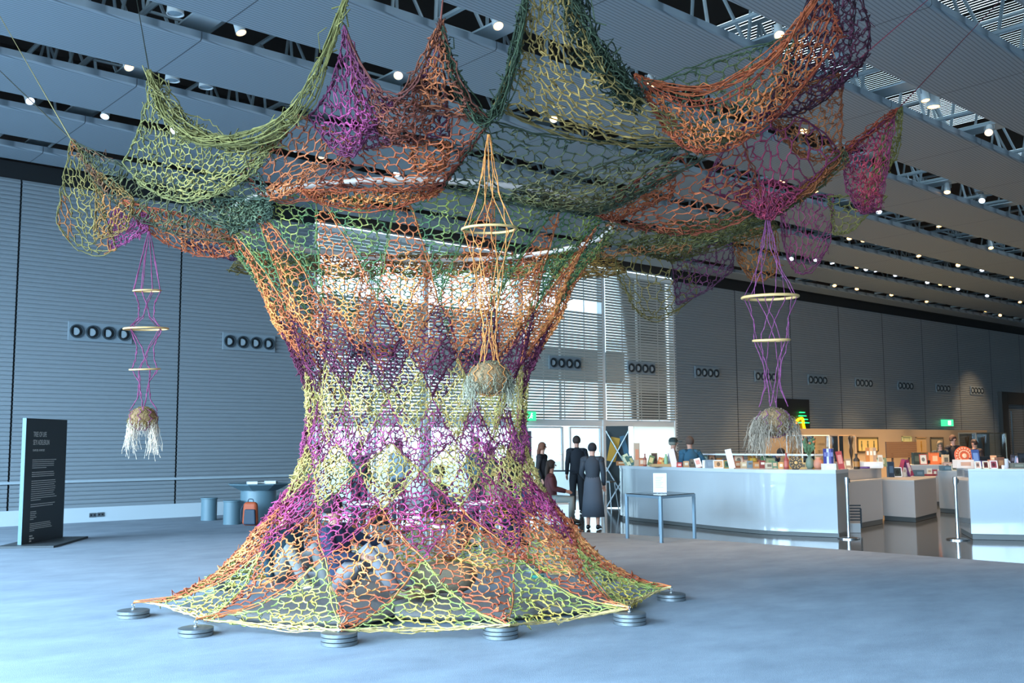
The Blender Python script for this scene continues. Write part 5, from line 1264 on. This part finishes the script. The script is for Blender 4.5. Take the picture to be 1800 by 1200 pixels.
    for sd in 'LR':
        a_,b_=J['an'+sd],J['to'+sd]; hv=Vector((0,.05,0))*s_
        m=MB(); m.loft([Vector((a_.x,a_.y,a_.z))+hv-Vector((0,0,.045))*s_,Vector((a_.x,a_.y,(a_.z+b_.z)/2))*1,(a_*.4+b_*.6)+Vector((0,0,-.005)),b_+Vector((0,-.04,.0))*s_],[(.035*s_,.04*s_),(.044*s_,.05*s_),(.046*s_,.036*s_),(.03*s_,.022*s_)],n=12); m.build('shoe',mat('shoe_'+shoe,shoe,.4),t,smooth=True)
    return t
def fp(px,py): return at(px,py)
def dp(px,dep): v=atD(px,773,dep); return Vector((v.x,v.y,-.004))
face_cam=lambda p: math.atan2(p.y,p.x)-PI/2          # facing -Y rotates to face the camera
v=fp(1015,903); v.z=-.004
person(v,face_cam(v)+PI+.2,'person in black jacket and trousers, back turned, standing by the doors',1.74,top='1c2028',legs='1c2026',hair='3a2a22',over=dict(wrR=(-.12,-.26,1.05),elR=(-.27,-.02,1.14)))
v=fp(1043,930); v.z=-.004
person(v,face_cam(v)+PI-.15,'person in long charcoal dress and black ankle boots standing near the doors',1.58,top='2a3038',legs='434a54',dress=.26,hair='16141a',sex='f',shoe='0e0e10',over=dict(wrL=(.16,-.24,1.0)))
v=dp(1183,22.2); person(v,face_cam(v)-PI/2+PI-.1,'person in dark cap and grey T-shirt behind the long counter',1.68,top='8f8b88',legs='3a3c40',cap='22302e',hair='8a8678',sleeve=0)
v=dp(1212,21.2); person(v,face_cam(v)+PI+.35,'person in teal blue shirt, back turned, behind the long counter',1.70,top='2f5a70',legs='2c3440',hair='5a4438',over=dict(elR=(-.34,.02,1.2),wrR=(-.42,-.22,1.05)),sleeve=1)
v=dp(1337,23.5); person(v,face_cam(v)+1.2,'person in a navy top bending down behind the shelf unit',1.66,top='22335a',legs='2c3440',lean=48,hair='2a2220')
v=dp(1652,27.5); person(v,face_cam(v),'person with big curly hair in dark clothes before the dim picture',1.58,top='1f2a2e',legs='22262a',hair='6a5a44',longhair=True,sex='f')
v=dp(1675,27.6); person(v,face_cam(v)+.6,'person in a dark top with brown hair leaning by the partition',1.74,top='241e20',legs='22262a',hair='4a2c20',sex='f')
v=dp(1712,28); person(v,face_cam(v)-.5,'person with dark hair behind the right counter, left of the forked branch case',1.62,top='2a1c1c',legs='22262a',hair='2a1614')
# people beyond the trunk
for (px,dep,h,rz,top,legs,hair,lab,kw) in ((632,19.5,1.62,.4,'2f5a58','2a3a44','3a2a20','person in a dark teal top standing beyond the trunk at the left',{}),
    (701,20.5,1.66,-.6,'8a98a4','3a4650','2c2420','person in a pale shirt standing beyond the trunk',{}),
    (836,18.6,1.70,.9,'4c6070','38424c','4a4038','person in a slate blue top talking beyond the trunk',{}),
    (858,17.9,1.58,-.9,'1e2224','1e2224','241c1c','person in black facing the one in slate blue',dict(longhair=True,sex='f')),
    (900,18.6,1.60,.2,'16181c','20242a','181414','person with long black hair beyond the right edge of the trunk',dict(longhair=True,sex='f')),
    (953,22.0,1.60,1.2,'2a2426','2a2c30','7a4a34','person with long red-brown hair beside the glass door',dict(longhair=True,sex='f'))):
    v=dp(px,dep); person(v,face_cam(v)+rz,lab,h,top=top,legs=legs,hair=hair,**kw)
def chair(p,rz,label,col='2a3034'):
    t=empty('cafe_chair',p,rz,label=label,cat='chair',group='cafe chairs beyond the tree'); t.scale=(1,1,.87)
    Mc=mat('chair_'+col,col,.5)
    MB().box((0,0,.45),(.42,.42,.03)).build('seat',Mc,t,bevel=.01); MB().box((0,.2,.68),(.40,.025,.28),Matrix.Rotation(R(-8),3,'X')).build('backrest',Mc,t,bevel=.01)
    for sx in (-1,1):
        for sy in (-1,1): MB().tube([(sx*.18,sy*.18,.44),(sx*.2,sy*.21,0)],.012,6).build('leg',M_steel,t)
def ctable(p,label):
    t=empty('cafe_table',p,label=label,cat='table',group='round cafe tables beyond the tree')
    MB().lathe((0,0,.72),[(.36,0),(.37,.012),(.36,.025)],28).build('tabletop',M_white,t); MB().lathe((0,0,0),[(.22,0),(.22,.015),(.03,.03),(.025,.72)],20).build('pedestal',M_steel,t)
for (px,dep,off_,lab,kw) in ((772,15.6,0,'person with dark hair in black seated beyond the trunk',dict(top='1c2022',legs='26323a',hair='1e1614')),
    (874,15.6,.5,'person in an olive top seated at a cafe table beyond the trunk',dict(top='6a6a48',legs='24384c',hair='4a342a')),
    (968,20.3,-.4,'person with curly brown hair in dark red top seated by the doors',dict(top='5a2c30',legs='8a8e88',hair='3a2a20',longhair=True,sex='f')),
    (925,17.0,2.2,'person in navy seated with crossed hands at the cafe table',dict(top='22365a',legs='1c2026',hair='2a2220'))):
    v=dp(px,dep); rz=face_cam(v)+PI*.6+off_; person(v,rz,lab,1.68,pose='sit',**kw)
    chair(v+Vector((0,0,0)),rz,'dark cafe chair under the '+lab.replace('person','one').split(' beyond')[0].split(' by the')[0])
for px,dep,lab in ((845,14.8,'white round cafe table beyond the right part of the trunk'),(700,16.4,'white round cafe table beyond the middle of the trunk'),(655,14.9,'white round cafe table beyond the left part of the trunk')): ctable(dp(px,dep),lab)
for px,dep,rz,lab in ((728,17.4,1,'empty dark cafe chair left of the person seated in black'),(806,17.6,2,'empty dark cafe chair beyond the centre of the trunk'),(688,14.0,.3,'empty dark cafe chair by the left cafe table')): chair(dp(px,dep),rz,lab)
# white benches / low counter near the doors
for px0,px1,py,h_,dd,lab in ((945,1000,930,.45,.6,'low white bench block behind the right edge of the net'),(965,1010,890,.9,.5,'white counter unit with a dark ledge by the glass doors')):
    a,b=at(px0,py),at(px1,py); a.z=b.z=0; unit('bench_block' if 'bench' in lab else 'service_counter',[a.xy[:],b.xy[:],away(b,dd),away(a,dd)],h_,lab,M_white,M_white if 'bench' in lab else M_vdark)
# black panel and banner stand
v=dp(915,19.5); t=empty('loudspeaker_panel',v,face_cam(v),label='black upright panel stand beside the glass doors',cat='panel'); t.name='panel_stand'
MB().box((0,0,1.45),(.42,.05,.75)).build('panel',mat('black_panel','1a1c1e',.5),t); MB().box((0,0,.53),(.05,.04,1.1)).box((0,0,.02),(.4,.3,.03)).build('stand',M_steel,t)
v=at(1087,893); v.z=-.004; t=empty('banner_stand',(v.x,v.y,-.004),face_cam(v),label='dark graphic banner stand with crossed silver struts beside the curved counter',cat='banner stand')
dpv=depth(v)/CF; W=40*dpv; H=143*dpv
MB().box((0,.12,H/2+.02),(W,.03,H)).build('banner',mat('banner_dark','242c2c',.6,noise=.3,nscale=3),t)
MB().box((-.1,.1,H*.72),(W*.4,.01,H*.3),Matrix.Rotation(R(12),3,'Y')).build('yellow_graphic',mat('banner_yellow','c08a20',.6),t)
MB().box((.18,.1,H*.75),(W*.22,.01,H*.28),Matrix.Rotation(R(-14),3,'Y')).build('blue_graphic',mat('banner_blue','3a6478',.6),t)
m=MB()
for z0,z1 in ((.45*H,.95*H),(.02*H,.5*H)): m.tube([(-W/2,0,z1),(W/2,0,z0)],.02,6); m.tube([(W/2,0,z1),(-W/2,0,z0)],.02,6)
m.build('cross_strut',M_steel,t)
v=at(1068,900); v.z=-.004; t=empty('tall_stool',(v.x,v.y,-.004),.3,label='slim chrome folding stool left of the curved counter',cat='stool')
MB().box((0,0,.7),(.34,.3,.03)).build('seat',M_steel,t)
for s1,s2 in ((1,1),(1,-1),(-1,1),(-1,-1)): MB().tube([(s1*.12,s2*.12,.7),(s1*.2,s2*.2,0)],.012,6).build('leg',M_steel,t)
v=at(1036,845,1.0)
# two people on the cushions inside the tree
v=at(612,1035,.12); v=Vector((5.25,8.75,.12))
person(Vector((5.22,8.5,.13)),face_cam(Vector((5.05,8.62,0)))+1.1,'person in navy sweater and pale trousers seated inside the net, arm outstretched',1.72,pose='floor',top='26324c',legs='8a888c',hair='1e1818',shoe='6a4a34',lean=-8,
   over=dict(elL=(.40,-.10,.50),wrL=(.62,-.22,.46),elR=(-.30,-.05,.42),wrR=(-.24,-.32,.42)))
v=at(500,1034); person(v,face_cam(v)+.55,'person in a dark teal shirt seated on the floor at the left inside the net',1.70,pose='floor',top='2a4a58',legs='8a8884',hair='3a2a20',shoe='d8c8bc',lean=-4)
# lettering becomes plain meshes
for o in [o for o in bpy.data.objects if o.type=='FONT']:
    me=bpy.data.meshes.new_from_object(o.evaluated_get(bpy.context.evaluated_depsgraph_get())); n=bpy.data.objects.new('lettering',me); COL.objects.link(n)
    n.parent=o.parent; n.location=o.location; n.rotation_euler=o.rotation_euler; n.scale=o.scale; bpy.data.objects.remove(o)
